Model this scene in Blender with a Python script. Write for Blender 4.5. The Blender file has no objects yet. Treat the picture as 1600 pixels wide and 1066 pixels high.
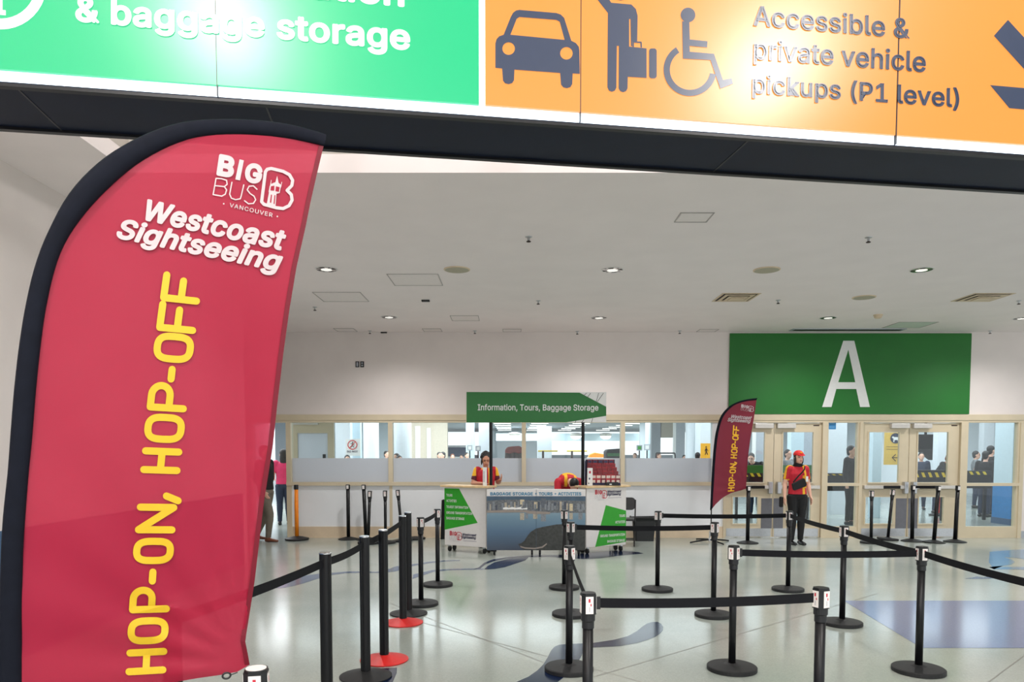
import bpy, bmesh, math, random
from mathutils import Vector, Matrix, Euler
C = bpy.context.scene.collection
SC = bpy.context.scene
R = math.radians
random.seed(7)

# ------------------------------------------------------------------ camera, world, exposure, large lamps
F, PX, HOR, CAMZ, PITCH = 1130.0, 800.0, 705.0, 1.67, R(3.0)
PC = HOR + F * math.tan(PITCH)            # principal point row
cam_d = bpy.data.cameras.new('camera'); cam = bpy.data.objects.new('camera', cam_d); C.objects.link(cam)
cam.location = (0, 0, CAMZ); cam.rotation_euler = (math.pi/2 - PITCH, 0, 0)
cam_d.sensor_width = 36; cam_d.lens = F / 1600 * 36; cam_d.shift_y = (PC - 533) / 1600
cam_d.clip_start = 0.05; cam_d.clip_end = 300
SC.camera = cam
w = bpy.data.worlds.new('world'); SC.world = w; w.use_nodes = True
w.node_tree.nodes['Background'].inputs[0].default_value = (0.93, 0.97, 1.0, 1)
w.node_tree.nodes['Background'].inputs[1].default_value = 0.95
SC.view_settings.view_transform = 'Standard'; SC.view_settings.look = 'None'
SC.view_settings.gamma = 1; SC.view_settings.exposure = 0.5
SC.view_settings.use_curve_mapping = False

def lamp(name, kind, loc, power, size=0.3, rot=(0, 0, 0), color=(1, 0.965, 0.945), sy=None, spot=None):
    d = bpy.data.lights.new(name, kind); d.energy = power; d.color = color
    if kind == 'AREA':
        d.size = size
        if sy: d.shape = 'RECTANGLE'; d.size_y = sy
    else:
        d.shadow_soft_size = size
    if spot: d.spot_size = spot; d.spot_blend = 1.0
    o = bpy.data.objects.new(name, d); C.objects.link(o); o.location = loc; o.rotation_euler = rot
    return o

CEIL = 3.93
WY = 13.88
# cove lamp up in the ceiling well, then a fill light
lamp('well_cove_lamp', 'AREA', (0.2, 4.6, 5.5), 22, 5.5, (R(-25), 0, 0), sy=1.0)
lamp('concourse_fill', 'AREA', (0, -4.0, 4.6), 200, 9, (R(38), 0, 0), sy=2.5)  # unseen area light added behind the camera to brighten upright surfaces
# fill area lights without fixtures, added to brighten the back room
for (x, y, p) in ((-8, 19, 420), (-1, 22, 420), (6, 20, 200), (11, 19, 240), (-4, 33, 420), (4, 36, 420), (13, 33, 300), (0, 48, 420), (12, 48, 420), (-12, 45, 420)):
    lamp('hall_fill', 'AREA', (x, y, 3.25), p, 6.4, sy=6.4, color=(0.93, 0.97, 1.0))

# ------------------------------------------------------------------ pixel helpers (reference frame 1600x1066)
def ray(px, py):
    u, v = px - PX, py - PC
    return Vector((u, F*math.cos(PITCH) - v*math.sin(PITCH), -(F*math.sin(PITCH) + v*math.cos(PITCH))))
CAM = Vector((0, 0, CAMZ))
def P(px, py, Y):
    r = ray(px, py); return CAM + r * (Y / r.y)
def G(px, py, z=0.0):
    r = ray(px, py); return CAM + r * ((z - CAMZ) / r.z)
def onplane(px, py, p0, n):
    r = ray(px, py); return CAM + r * ((p0 - CAM).dot(n) / r.dot(n))
def XZ(px, py, Y):
    p = P(px, py, Y); return p.x, p.z

# ------------------------------------------------------------------ materials
def lin(c):
    return tuple((v/255/12.92 if v/255 <= 0.04045 else ((v/255+0.055)/1.055)**2.4) for v in c)
def mat(name, rgb, rough=0.55, metal=0.0, var=0.06, scale=18.0, emit=0.0, spec=0.5, bump=0.0, coat=0.0, trans=0.0, srgb=True):
    m = bpy.data.materials.new(name); m.use_nodes = True
    nt = m.node_tree; b = nt.nodes['Principled BSDF']
    col = lin(rgb) if srgb else rgb
    tc = nt.nodes.new('ShaderNodeTexCoord'); nz = nt.nodes.new('ShaderNodeTexNoise')
    nz.inputs['Scale'].default_value = scale; nz.inputs['Detail'].default_value = 4
    nt.links.new(tc.outputs['Object'], nz.inputs['Vector'])
    cr = nt.nodes.new('ShaderNodeValToRGB'); nt.links.new(nz.outputs['Fac'], cr.inputs['Fac'])
    cr.color_ramp.elements[0].position = 0.3; cr.color_ramp.elements[1].position = 0.7
    cr.color_ramp.elements[0].color = tuple(max(0, c*(1-var)) for c in col) + (1,)
    cr.color_ramp.elements[1].color = tuple(min(1, c*(1+var)) for c in col) + (1,)
    nt.links.new(cr.outputs['Color'], b.inputs['Base Color'])
    b.inputs['Roughness'].default_value = rough; b.inputs['Metallic'].default_value = metal
    b.inputs['Specular IOR Level'].default_value = spec
    if coat: b.inputs['Coat Weight'].default_value = coat; b.inputs['Coat Roughness'].default_value = 0.25
    if emit:
        b.inputs['Emission Color'].default_value = col + (1,); b.inputs['Emission Strength'].default_value = emit
    if bump:
        bp = nt.nodes.new('ShaderNodeBump'); bp.inputs['Strength'].default_value = bump
        nt.links.new(nz.outputs['Fac'], bp.inputs['Height']); nt.links.new(bp.outputs['Normal'], b.inputs['Normal'])
    return m
def glassmat(name, tint=(0.93, 0.97, 0.97), refl=0.04):
    m = bpy.data.materials.new(name); m.use_nodes = True; nt = m.node_tree; nt.nodes.clear()
    o = nt.nodes.new('ShaderNodeOutputMaterial'); mx = nt.nodes.new('ShaderNodeMixShader')
    t = nt.nodes.new('ShaderNodeBsdfTransparent'); t.inputs[0].default_value = tint + (1,)
    g = nt.nodes.new('ShaderNodeBsdfGlossy'); g.inputs['Roughness'].default_value = 0.02
    mx.inputs[0].default_value = refl
    nt.links.new(t.outputs[0], mx.inputs[1]); nt.links.new(g.outputs[0], mx.inputs[2]); nt.links.new(mx.outputs[0], o.inputs[0])
    return m
def clothmat(name, rgb, transl=0.3, transp=0.0, rough=0.45, sheen=0.15, bumpscale=6):
    m = bpy.data.materials.new(name); m.use_nodes = True; nt = m.node_tree; nt.nodes.clear()
    o = nt.nodes.new('ShaderNodeOutputMaterial'); col = lin(rgb) + (1,)
    p = nt.nodes.new('ShaderNodeBsdfPrincipled'); p.inputs['Base Color'].default_value = col; p.inputs['Roughness'].default_value = rough
    p.inputs['Specular IOR Level'].default_value = 0.35
    nz = nt.nodes.new('ShaderNodeTexNoise'); nz.inputs['Scale'].default_value = bumpscale; nz.inputs['Detail'].default_value = 2
    tc = nt.nodes.new('ShaderNodeTexCoord'); nt.links.new(tc.outputs['Object'], nz.inputs['Vector'])
    bp = nt.nodes.new('ShaderNodeBump'); bp.inputs['Strength'].default_value = 0.12; bp.inputs['Distance'].default_value = 0.03
    nt.links.new(nz.outputs['Fac'], bp.inputs['Height']); nt.links.new(bp.outputs['Normal'], p.inputs['Normal'])
    t = nt.nodes.new('ShaderNodeBsdfTranslucent'); t.inputs[0].default_value = col
    m1 = nt.nodes.new('ShaderNodeMixShader'); m1.inputs[0].default_value = transl
    nt.links.new(p.outputs[0], m1.inputs[1]); nt.links.new(t.outputs[0], m1.inputs[2])
    tr = nt.nodes.new('ShaderNodeBsdfTransparent'); m2 = nt.nodes.new('ShaderNodeMixShader'); m2.inputs[0].default_value = transp
    tr.inputs[0].default_value = (1.0, 0.35, 0.45, 1)
    nt.links.new(m1.outputs[0], m2.inputs[1]); nt.links.new(tr.outputs[0], m2.inputs[2]); nt.links.new(m2.outputs[0], o.inputs[0])
    return m
def emat(name, rgb, s):
    m = bpy.data.materials.new(name); m.use_nodes = True; nt = m.node_tree
    b = nt.nodes['Principled BSDF']; b.inputs['Base Color'].default_value = lin(rgb) + (1,)
    b.inputs['Emission Color'].default_value = lin(rgb) + (1,); b.inputs['Emission Strength'].default_value = s
    return m

M = {}
M['wall'] = mat('painted wall', (234, 225, 221), 0.6, var=0.02, scale=3)
M['ceiling'] = mat('ceiling plaster', (247, 238, 237), 0.7, var=0.02, scale=2)
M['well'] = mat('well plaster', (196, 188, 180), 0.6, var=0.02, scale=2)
M['panelwhite'] = mat('white wall panel', (238, 241, 244), 0.45, var=0.03, scale=2)
M['beige'] = mat('beige painted steel', (214, 200, 172), 0.4, var=0.03, scale=5)
M['tan'] = mat('tan base board', (218, 198, 170), 0.5, var=0.08, scale=4)
M['bluewall'] = mat('blue grey wainscot', (70, 98, 130), 0.5)
M['black'] = mat('black plastic', (22, 23, 26), 0.42, var=0.15)
M['blackmetal'] = mat('black powder coat', (14, 15, 18), 0.38, var=0.1, scale=40, spec=0.35)
M['rubber'] = mat('black rubber base', (24, 25, 27), 0.6, var=0.2, scale=60, bump=0.1)
M['belt'] = mat('black webbing', (15, 16, 21), 0.8, var=0.12, scale=200, bump=0.15, spec=0.25)
M['red'] = mat('red base plate', (214, 38, 36), 0.45)
M['orange'] = mat('orange post plastic', (250, 140, 20), 0.4)
M['label'] = mat('white label', (236, 230, 226), 0.45, var=0.02)
M['printred'] = mat('red print', (190, 40, 60), 0.5)
M['printnavy'] = mat('navy print', (35, 35, 75), 0.5)
M['printgrey'] = mat('pale grey print', (190, 185, 190), 0.5)
M['steel'] = mat('brushed steel', (190, 192, 195), 0.3, metal=0.9, scale=30)
M['darksteel'] = mat('worn steel plate', (118, 118, 124), 0.42, metal=0.5, scale=14)
M['chrome'] = mat('chrome', (220, 220, 222), 0.15, metal=1.0)
M['silver'] = mat('silver door closer', (208, 204, 198), 0.35, metal=0.2)
M['navy'] = mat('navy sign housing', (9, 20, 40), 0.5, var=0.1, scale=6, spec=0.2)
M['green'] = mat('green board', (20, 112, 32), 0.5, var=0.05, scale=2)
M['greensign'] = mat('forest green sign', (36, 116, 52), 0.5, var=0.03)
M['limegreen'] = mat('green counter print', (44, 160, 36), 0.45, var=0.04)
M['white'] = mat('white paint', (238, 238, 236), 0.5, var=0.02)
M['whiteboard'] = mat('white laminate', (226, 222, 220), 0.35, var=0.02)
M['wood'] = mat('light wood counter top', (226, 196, 150), 0.4, var=0.12, scale=12)
M['glass'] = glassmat('clear glass')
M['frost'] = clothmat('frosted window film', (222, 225, 230), 0.45, 0.0)
M['yellow'] = mat('yellow print', (246, 200, 40), 0.5)
M['hazard'] = mat('hazard yellow', (236, 200, 40), 0.5)
M['blue'] = mat('blue column base', (44, 130, 196), 0.5)
M['skyblue'] = mat('pale blue column', (206, 226, 236), 0.5, var=0.03)
M['column'] = mat('white tiled column', (226, 233, 240), 0.4, var=0.03)
M['greycol'] = mat('grey concrete column', (176, 182, 190), 0.55)
M['beigewall'] = mat('beige hall wall', (206, 194, 176), 0.6)
M['hallceil'] = mat('hall ceiling', (176, 180, 188), 0.7)
M['strip'] = emat('lit strip lamp', (255, 252, 246), 5)
M['bulb'] = emat('lit bulb', (240, 238, 232), 0.55)
M['signgreen'] = None

def boostmat(name, rgb, s, coat_rough=0.3):
    m = bpy.data.materials.new(name); m.use_nodes = True; nt = m.node_tree; b = nt.nodes['Principled BSDF']
    b.inputs['Base Color'].default_value = tuple(c_*.16 for c_ in lin(rgb)) + (1,); b.inputs['Roughness'].default_value = coat_rough
    b.inputs['Emission Color'].default_value = lin(rgb) + (1,); b.inputs['Emission Strength'].default_value = s
    b.inputs['Specular IOR Level'].default_value = 0.5
    return m
M['signgreen'] = boostmat('backlit green acrylic', (16, 220, 146), 0.54, .3)
M['signorange'] = boostmat('backlit orange acrylic', (254, 158, 68), 0.66, .3)
M['signwhite'] = emat('backlight white', (225, 240, 255), 1.2)
M['letterwhite'] = boostmat('backlit white lettering', (255, 255, 255), 0.78)
M['letternavy'] = mat('navy vinyl', (46, 56, 78), 0.3, var=0.02)
M['flagred'] = clothmat('crimson flag polyester', (174, 28, 60), 0.3, 0.13)
M['flaghem'] = clothmat('crimson flag hem', (112, 12, 34), 0.12, 0.0)
M['flagmaroon'] = clothmat('maroon flag polyester', (130, 30, 52), 0.15, 0.04)
M['sleeve'] = mat('black flag sleeve', (17, 20, 30), 0.85, var=0.12, scale=25, bump=0.1, spec=0.15)
M['flagwhite'] = mat('pale print on flag', (192, 178, 180), 0.55, var=0.02)
M['flagyellow'] = mat('yellow print on flag', (208, 170, 18), 0.5, var=0.02)
M['inlay'] = mat('navy terrazzo inlay', (16, 34, 66), 0.16, var=0.25, scale=70)
M['inlaygrey'] = mat('grey blue terrazzo inlay', (84, 104, 134), 0.16, var=0.12, scale=70)
M['inlayperi'] = mat('periwinkle terrazzo inlay', (108, 124, 168), 0.14, var=0.08, scale=60)
M['inlaysky'] = mat('sky blue terrazzo inlay', (90, 136, 172), 0.16, var=0.1, scale=60)
M['joint'] = mat('terrazzo joint strip', (128, 126, 118), 0.35)
M['skin'] = mat('skin', (232, 182, 158), 0.5, var=0.04)
M['skin2'] = mat('warm brown skin', (208, 150, 122), 0.5, var=0.04)
M['dark'] = mat('dark features', (38, 26, 24), 0.5)
M['lips'] = mat('lips', (166, 84, 80), 0.5)
M['hair'] = mat('black hair', (18, 16, 17), 0.5, var=0.3, scale=80, bump=0.4)
M['greyhair'] = mat('dark grey hair', (52, 50, 50), 0.6, var=0.3, scale=80)
M['shirtred'] = mat('red shirt', (196, 28, 48), 0.7, var=0.08)
M['shirtyellow'] = mat('yellow shirt panel', (244, 184, 40), 0.7, var=0.05)
M['shirtmaroon'] = mat('dark maroon sleeve', (92, 20, 42), 0.7)
M['clothblack'] = mat('black cloth', (20, 20, 23), 0.8, var=0.15)
M['khaki'] = mat('khaki trousers', (112, 104, 92), 0.8)
M['denim'] = mat('dark denim', (42, 52, 74), 0.8)
M['pink'] = mat('pink top', (228, 62, 112), 0.7)
M['brown'] = mat('brown leather', (112, 62, 40), 0.5)
M['greycloth'] = mat('grey cloth', (128, 132, 136), 0.8)
M['capred'] = mat('red cap', (220, 46, 48), 0.7)
M['rust'] = mat('rust red cover', (120, 40, 30), 0.7, var=0.25)
M['darkbrown'] = mat('dark brown', (62, 46, 40), 0.7, var=0.2)

def terrazzo():
    m = bpy.data.materials.new('polished terrazzo'); m.use_nodes = True; nt = m.node_tree; b = nt.nodes['Principled BSDF']
    tc = nt.nodes.new('ShaderNodeTexCoord')
    n1 = nt.nodes.new('ShaderNodeTexNoise'); n1.inputs['Scale'].default_value = 0.55; n1.inputs['Detail'].default_value = 3
    n2 = nt.nodes.new('ShaderNodeTexVoronoi'); n2.inputs['Scale'].default_value = 95
    for n in (n1, n2): nt.links.new(tc.outputs['Object'], n.inputs['Vector'])
    cr = nt.nodes.new('ShaderNodeValToRGB'); nt.links.new(n1.outputs['Fac'], cr.inputs['Fac'])
    cr.color_ramp.elements[0].position = 0.35; cr.color_ramp.elements[0].color = lin((164, 173, 166)) + (1,)
    cr.color_ramp.elements[1].position = 0.65; cr.color_ramp.elements[1].color = lin((184, 190, 182)) + (1,)
    c2 = nt.nodes.new('ShaderNodeValToRGB'); nt.links.new(n2.outputs['Color'], c2.inputs['Fac'])
    c2.color_ramp.elements[0].color = (0.86, 0.87, 0.86, 1); c2.color_ramp.elements[1].color = (1, 1, 1, 1)
    mx = nt.nodes.new('ShaderNodeMix'); mx.data_type = 'RGBA'; mx.blend_type = 'MULTIPLY'; mx.inputs[0].default_value = 1
    nt.links.new(cr.outputs[0], mx.inputs[6]); nt.links.new(c2.outputs[0], mx.inputs[7])
    nt.links.new(mx.outputs[2], b.inputs['Base Color'])
    b.inputs['Roughness'].default_value = 0.16; b.inputs['Specular IOR Level'].default_value = 0.5
    bp = nt.nodes.new('ShaderNodeBump'); bp.inputs['Strength'].default_value = 0.03; bp.inputs['Distance'].default_value = 0.02
    n3 = nt.nodes.new('ShaderNodeTexNoise'); n3.inputs['Scale'].default_value = 3; nt.links.new(tc.outputs['Object'], n3.inputs['Vector'])
    nt.links.new(n3.outputs['Fac'], bp.inputs['Height']); nt.links.new(bp.outputs['Normal'], b.inputs['Normal'])
    return m
M['floor'] = terrazzo()

# ------------------------------------------------------------------ mesh builder
class MB:
    def __init__(s): s.v = []; s.f = []; s.mi = []
    def add(s, vs, fs, mi=0):
        k = len(s.v); s.v += [Vector(v) for v in vs]
        for f in fs: s.f.append([i + k for i in f]); s.mi.append(mi)
        return s
    def box(s, a, b, mi=0):
        x0, y0, z0 = a; x1, y1, z1 = b
        return s.add([(x0,y0,z0),(x1,y0,z0),(x1,y1,z0),(x0,y1,z0),(x0,y0,z1),(x1,y0,z1),(x1,y1,z1),(x0,y1,z1)],
                     [(0,3,2,1),(4,5,6,7),(0,1,5,4),(1,2,6,5),(2,3,7,6),(3,0,4,7)], mi)
    def prism(s, pts, d, mi=0):
        """pts: 3D loop, d: extrusion vector"""
        n = len(pts); d = Vector(d); vs = [Vector(p) for p in pts] + [Vector(p) + d for p in pts]
        fs = [list(range(n))[::-1], list(range(n, 2*n))] + [(i, (i+1) % n, (i+1) % n + n, i + n) for i in range(n)]
        return s.add(vs, fs, mi)
    def lathe(s, prof, n=24, c=(0, 0, 0), mi=0, start=0.0):
        """prof [(r,z)] from bottom to top, closed caps"""
        vs = []; fs = []; c = Vector(c)
        for r, z in prof:
            for i in range(n):
                a = start + 2*math.pi*i/n; vs.append(c + Vector((r*math.cos(a), r*math.sin(a), z)))
        for j in range(len(prof)-1):
            for i in range(n):
                fs.append((j*n+i, j*n+(i+1) % n, (j+1)*n+(i+1) % n, (j+1)*n+i))
        fs.append(list(range(n))[::-1]); fs.append([(len(prof)-1)*n + i for i in range(n)])
        return s.add(vs, fs, mi)
    def tube(s, pts, r, n=10, mi=0, side=None, caps=True):
        """pts list of points; r number or list of numbers or (rx, ry)"""
        pts = [Vector(p) for p in pts]; k = len(pts)
        rs = r if isinstance(r, list) else [r]*k
        vs = []; fs = []; prev = Vector(side) if side is not None else None
        for i, p in enumerate(pts):
            d = (pts[min(i+1, k-1)] - pts[max(i-1, 0)]).normalized()
            x = prev if prev is not None else (Vector((1, 0, 0)) if abs(d.x) < 0.8 else Vector((0, 1, 0)))
            x = (x - d*x.dot(d)).normalized(); y = d.cross(x)
            if side is None: prev = x
            rx, ry = rs[i] if isinstance(rs[i], tuple) else (rs[i], rs[i])
            for j in range(n):
                a = 2*math.pi*j/n; vs.append(p + x*rx*math.cos(a) + y*ry*math.sin(a))
        for i in range(k-1):
            for j in range(n): fs.append((i*n+j, i*n+(j+1) % n, (i+1)*n+(j+1) % n, (i+1)*n+j))
        if caps:
            for i, sg in ((0, -1), (k-1, 1)):
                d = (pts[1]-pts[0]).normalized() if i == 0 else (pts[-1]-pts[-2]).normalized()
                rr = rs[i] if not isinstance(rs[i], tuple) else min(rs[i])
                vs.append(pts[i] + d*sg*rr*0.5); ci = len(vs)-1
                for j in range(n):
                    a_, b_ = i*n+j, i*n+(j+1) % n
                    fs.append((ci, b_, a_) if i == 0 else (ci, a_, b_))
        return s.add(vs, fs, mi)
    def ell(s, c, r, n=14, m=9, mi=0, mtx=None):
        vs = []; fs = []; c = Vector(c)
        def tr(q):
            return (mtx @ q if mtx else q) + c
        for j in range(1, m):
            t = math.pi*j/m
            for i in range(n):
                a = 2*math.pi*i/n
                vs.append(tr(Vector((r[0]*math.sin(t)*math.cos(a), r[1]*math.sin(t)*math.sin(a), -r[2]*math.cos(t)))))
        vs.append(tr(Vector((0, 0, -r[2])))); vs.append(tr(Vector((0, 0, r[2])))); b, t_ = len(vs)-2, len(vs)-1
        for j in range(m-2):
            for i in range(n): fs.append((j*n+i, j*n+(i+1) % n, (j+1)*n+(i+1) % n, (j+1)*n+i))
        for i in range(n):
            fs.append((b, (i+1) % n, i)); fs.append((t_, (m-2)*n+i, (m-2)*n+(i+1) % n))
        return s.add(vs, fs, mi)
    def flat(s, vf, fn, mi=0):
        return s.add([fn(x, y) for x, y in vf[0]], vf[1], mi)
    def mesh(s, name, mats, smooth=False, off=None):
        me = bpy.data.meshes.new(name)
        o = Vector(off) if off is not None else Vector((0, 0, 0))
        me.from_pydata([v - o for v in s.v], [], s.f); 
        for m in (mats if isinstance(mats, (list, tuple)) else [mats]): me.materials.append(m)
        me.polygons.foreach_set('material_index', s.mi)
        if smooth: me.polygons.foreach_set('use_smooth', [True]*len(me.polygons))
        me.update(); return me
    def layer(s):
        """overlapping strokes of printed lettering: each piece lies a hair above the one before"""
        par = list(range(len(s.v)))
        def find(i):
            while par[i] != i: par[i] = par[par[i]]; i = par[i]
            return i
        for f in s.f:
            for i in f[1:]: par[find(i)] = find(f[0])
        f = max(s.f, key=len); a, b, c = s.v[f[0]], s.v[f[1]], s.v[f[2]]
        n = Vector((0, 0, 0))
        for f in s.f[:400]:
            a, b, c = s.v[f[0]], s.v[f[1]], s.v[f[2]]; q = (b-a).cross(c-a); n += q if q.y < 0 else -q
        n.normalize(); idx = {}; st = 0
        for i in range(len(s.v)):
            r = find(i)
            if r not in idx: idx[r] = len(idx)
        st = min(1e-5, .0035/max(1, len(idx)))
        s.v = [v + n*st*idx[find(i)] for i, v in enumerate(s.v)]
    def build(s, name, mats, parent=None, smooth=False, world=False, bevel=0.0):
        if any(k in name for k in ('lettering', 'logo', 'pictogram', 'walker', 'ring', 'arrow', 'dog', 'emblem')) and smooth is False and name not in ('tie_ring', 'trim_ring', 'vent_ring', 'green_arrow') and len(s.f) > 1: s.layer()
        me = s.mesh(name, mats, smooth, parent.location if (world and parent) else None)
        o = link(name, me, parent)
        if bevel:
            b = o.modifiers.new('bevel', 'BEVEL'); b.width = bevel; b.segments = 2; b.limit_method = 'ANGLE'
        if smooth == 'auto':
            pass
        return o

def link(name, me, parent=None):
    o = bpy.data.objects.new(name, me); C.objects.link(o)
    if parent is not None: o.parent = parent
    return o
def tag(o, label, cat, group=None, kind=None):
    if label: o['label'] = label
    if cat: o['category'] = cat
    if group: o['group'] = group
    if kind: o['kind'] = kind
    return o
def thing(name, label, cat, loc=(0, 0, 0), rz=0.0, group=None):
    o = bpy.data.objects.new(name, None); C.objects.link(o); o.location = loc; o.rotation_euler = (0, 0, rz)
    o.empty_display_size = 0.1
    return tag(o, label, cat, group)
def struct(o): o['kind'] = 'structure'; return o

# ------------------------------------------------------------------ flat shapes, lettering
_tc = {}
try:
    import os
    FONT = bpy.data.fonts.load(os.path.join(bpy.utils.system_resource('DATAFILES'), 'fonts', 'Inter.woff2'))
except Exception:
    FONT = None
def text2d(s, bold=0.0, shear=0.0, space=1.0):
    """filled glyphs in the unit square; bold thickens every outline by that share of the letter size"""
    key = (s, bold, shear, space)
    if key not in _tc:
        cu = bpy.data.curves.new('t', 'FONT'); cu.body = s; cu.size = 1; cu.shear = shear; cu.resolution_u = 3
        if FONT: cu.font = FONT
        cu.space_character = space + bold*0.9
        o = bpy.data.objects.new('t', cu); C.objects.link(o); bpy.context.view_layer.update()
        me = o.evaluated_get(bpy.context.evaluated_depsgraph_get()).to_mesh()
        vs = [(v.co.x, v.co.y) for v in me.vertices]; fs = [tuple(p.vertices) for p in me.polygons]
        cnt = {}
        for p in me.polygons:
            for e in p.edge_keys: cnt[e] = cnt.get(e, 0) + 1
        o.to_mesh_clear(); bpy.data.objects.remove(o); bpy.data.curves.remove(cu)
        if bold:
            b = bold*0.9; n0 = len(vs)
            for (i, k), c in list(cnt.items()):
                if c > 1: continue
                (ax, ay), (bx, by) = vs[i], vs[k]; dx, dy = bx-ax, by-ay; L = math.hypot(dx, dy)
                if L < 1e-6: continue
                nx, ny = -dy/L*b, dx/L*b; q = len(vs)
                vs += [(ax+nx, ay+ny), (ax-nx, ay-ny), (bx-nx, by-ny), (bx+nx, by+ny)]; fs.append((q, q+1, q+2, q+3))
            done = set()
            for (i, k), c in list(cnt.items()):
                if c > 1: continue
                for w_ in (i, k):
                    if w_ in done: continue
                    done.add(w_); q = len(vs); vs += [(vs[w_][0] + b*math.cos(math.pi*j/4), vs[w_][1] + b*math.sin(math.pi*j/4)) for j in range(8)]
                    fs.append(tuple(range(q, q+8)))
        x0 = min(v[0] for v in vs); x1 = max(v[0] for v in vs); y0 = min(v[1] for v in vs); y1 = max(v[1] for v in vs)
        _tc[key] = ([((x-x0)/(x1-x0), (y-y0)/(y1-y0)) for x, y in vs], fs)
    return _tc[key]
def fill2d(loops):
    cu = bpy.data.curves.new('f', 'CURVE'); cu.dimensions = '2D'; cu.fill_mode = 'BOTH'
    for lp in loops:
        sp = cu.splines.new('POLY'); sp.points.add(len(lp)-1); sp.use_cyclic_u = True
        for q, (x, y) in zip(sp.points, lp): q.co = (x, y, 0, 1)
    o = bpy.data.objects.new('f', cu); C.objects.link(o); bpy.context.view_layer.update()
    me = o.evaluated_get(bpy.context.evaluated_depsgraph_get()).to_mesh()
    r = ([(v.co.x, v.co.y) for v in me.vertices], [tuple(p.vertices) for p in me.polygons])
    o.to_mesh_clear(); bpy.data.objects.remove(o); bpy.data.curves.remove(cu)
    return r
def circ(cx, cy, r, n=24, a0=0, a1=360):
    return [(cx + r*math.cos(R(a0+(a1-a0)*i/n)), cy + r*math.sin(R(a0+(a1-a0)*i/n))) for i in range(n + (0 if a1-a0 == 360 else 1))]
def stroke2d(lines):
    """lines: (points, width, closed)"""
    V_ = []; F_ = []
    for pts, wd, closed in lines:
        h = wd/2; n = len(pts)
        for i in range(n if closed else n-1):
            (ax, ay), (bx, by) = pts[i], pts[(i+1) % n]
            dx, dy = bx-ax, by-ay; L = math.hypot(dx, dy) or 1; nx, ny = -dy/L*h, dx/L*h
            k = len(V_); V_ += [(ax+nx, ay+ny), (ax-nx, ay-ny), (bx-nx, by-ny), (bx+nx, by+ny)]; F_.append((k, k+1, k+2, k+3))
        for (ax, ay) in pts:
            k = len(V_); V_ += [(ax+h*math.cos(2*math.pi*j/12), ay+h*math.sin(2*math.pi*j/12)) for j in range(12)]
            F_.append(tuple(range(k, k+12)))
    return V_, F_
def quad(bl, br, tl, tr=None):
    """unit square -> pixel position"""
    if tr is None: tr = (br[0]+tl[0]-bl[0], br[1]+tl[1]-bl[1])
    def fn(a, b):
        return tuple((1-a)*(1-b)*bl[i] + a*(1-b)*br[i] + (1-a)*b*tl[i] + a*b*tr[i] for i in (0, 1))
    return fn
def comp(unit_to_px, px_to_3d):
    return lambda a, b: px_to_3d(*unit_to_px(a, b))

def rrect(x0, y0, x1, y1, r, n=6):
    out = []
    for cx, cy, a in ((x1-r, y1-r, 0), (x0+r, y1-r, 90), (x0+r, y0+r, 180), (x1-r, y0+r, 270)):
        out += [(cx + r*math.cos(R(a+90*i/n)), cy + r*math.sin(R(a+90*i/n))) for i in range(n+1)]
    return out
GLY = {'H': [([(0,0),(0,1)],0), ([(1,0),(1,1)],0), ([(0,.5),(1,.5)],0)],
       'N': [([(0,0),(0,1),(1,0),(1,1)],0)],
       'F': [([(0,0),(0,1),(1,1)],0), ([(0,.47),(.82,.47)],0)],
       'P': [([(0,0),(0,1),(.55,1)] + [(.55+.45*math.cos(R(a)), .72+.28*math.sin(R(a))) for a in range(75,-91,-15)] + [(0,.44)],0)],
       'O': [([(.5+.5*math.copysign(abs(math.cos(R(a)))**.75, math.cos(R(a))), .5+.5*math.copysign(abs(math.sin(R(a)))**.6, math.sin(R(a)))) for a in range(0,360,12)],1)],
       '-': [([(0,.47),(1,.47)],0)],
       ',': [([(.71,.25),(.2,-.11)],0)]}
HOP = [('H',1047,1018),('O',1000,969),('P',951,921),('-',907,893),('O',875,845),('N',827,792),(',',784,770),
       ('H',734,705),('O',686,652),('P',637,603),('-',592,577),('O',561,526),('F',514,478),('F',468,433)]
def hop_lines(q, wd, part=HOP):
    """strokes in pixel space for HOP-ON, HOP-OFF inside bilinear quad q"""
    out = []
    for ch, y0, y1 in part:
        s0, s1 = (1047-y0)/(1047-433), (1047-y1)/(1047-433)
        for pts, cl in GLY[ch]:
            if len(pts) < 8: pts = [(a[0]+(b[0]-a[0])*k/5, a[1]+(b[1]-a[1])*k/5) for a, b in zip(pts, pts[1:]) for k in range(5)] + [pts[-1]]
            pp = [q(s0 + (s1-s0)*x, y) for x, y in pts]
            out.append((pp, wd, bool(cl)))
    return out
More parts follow.
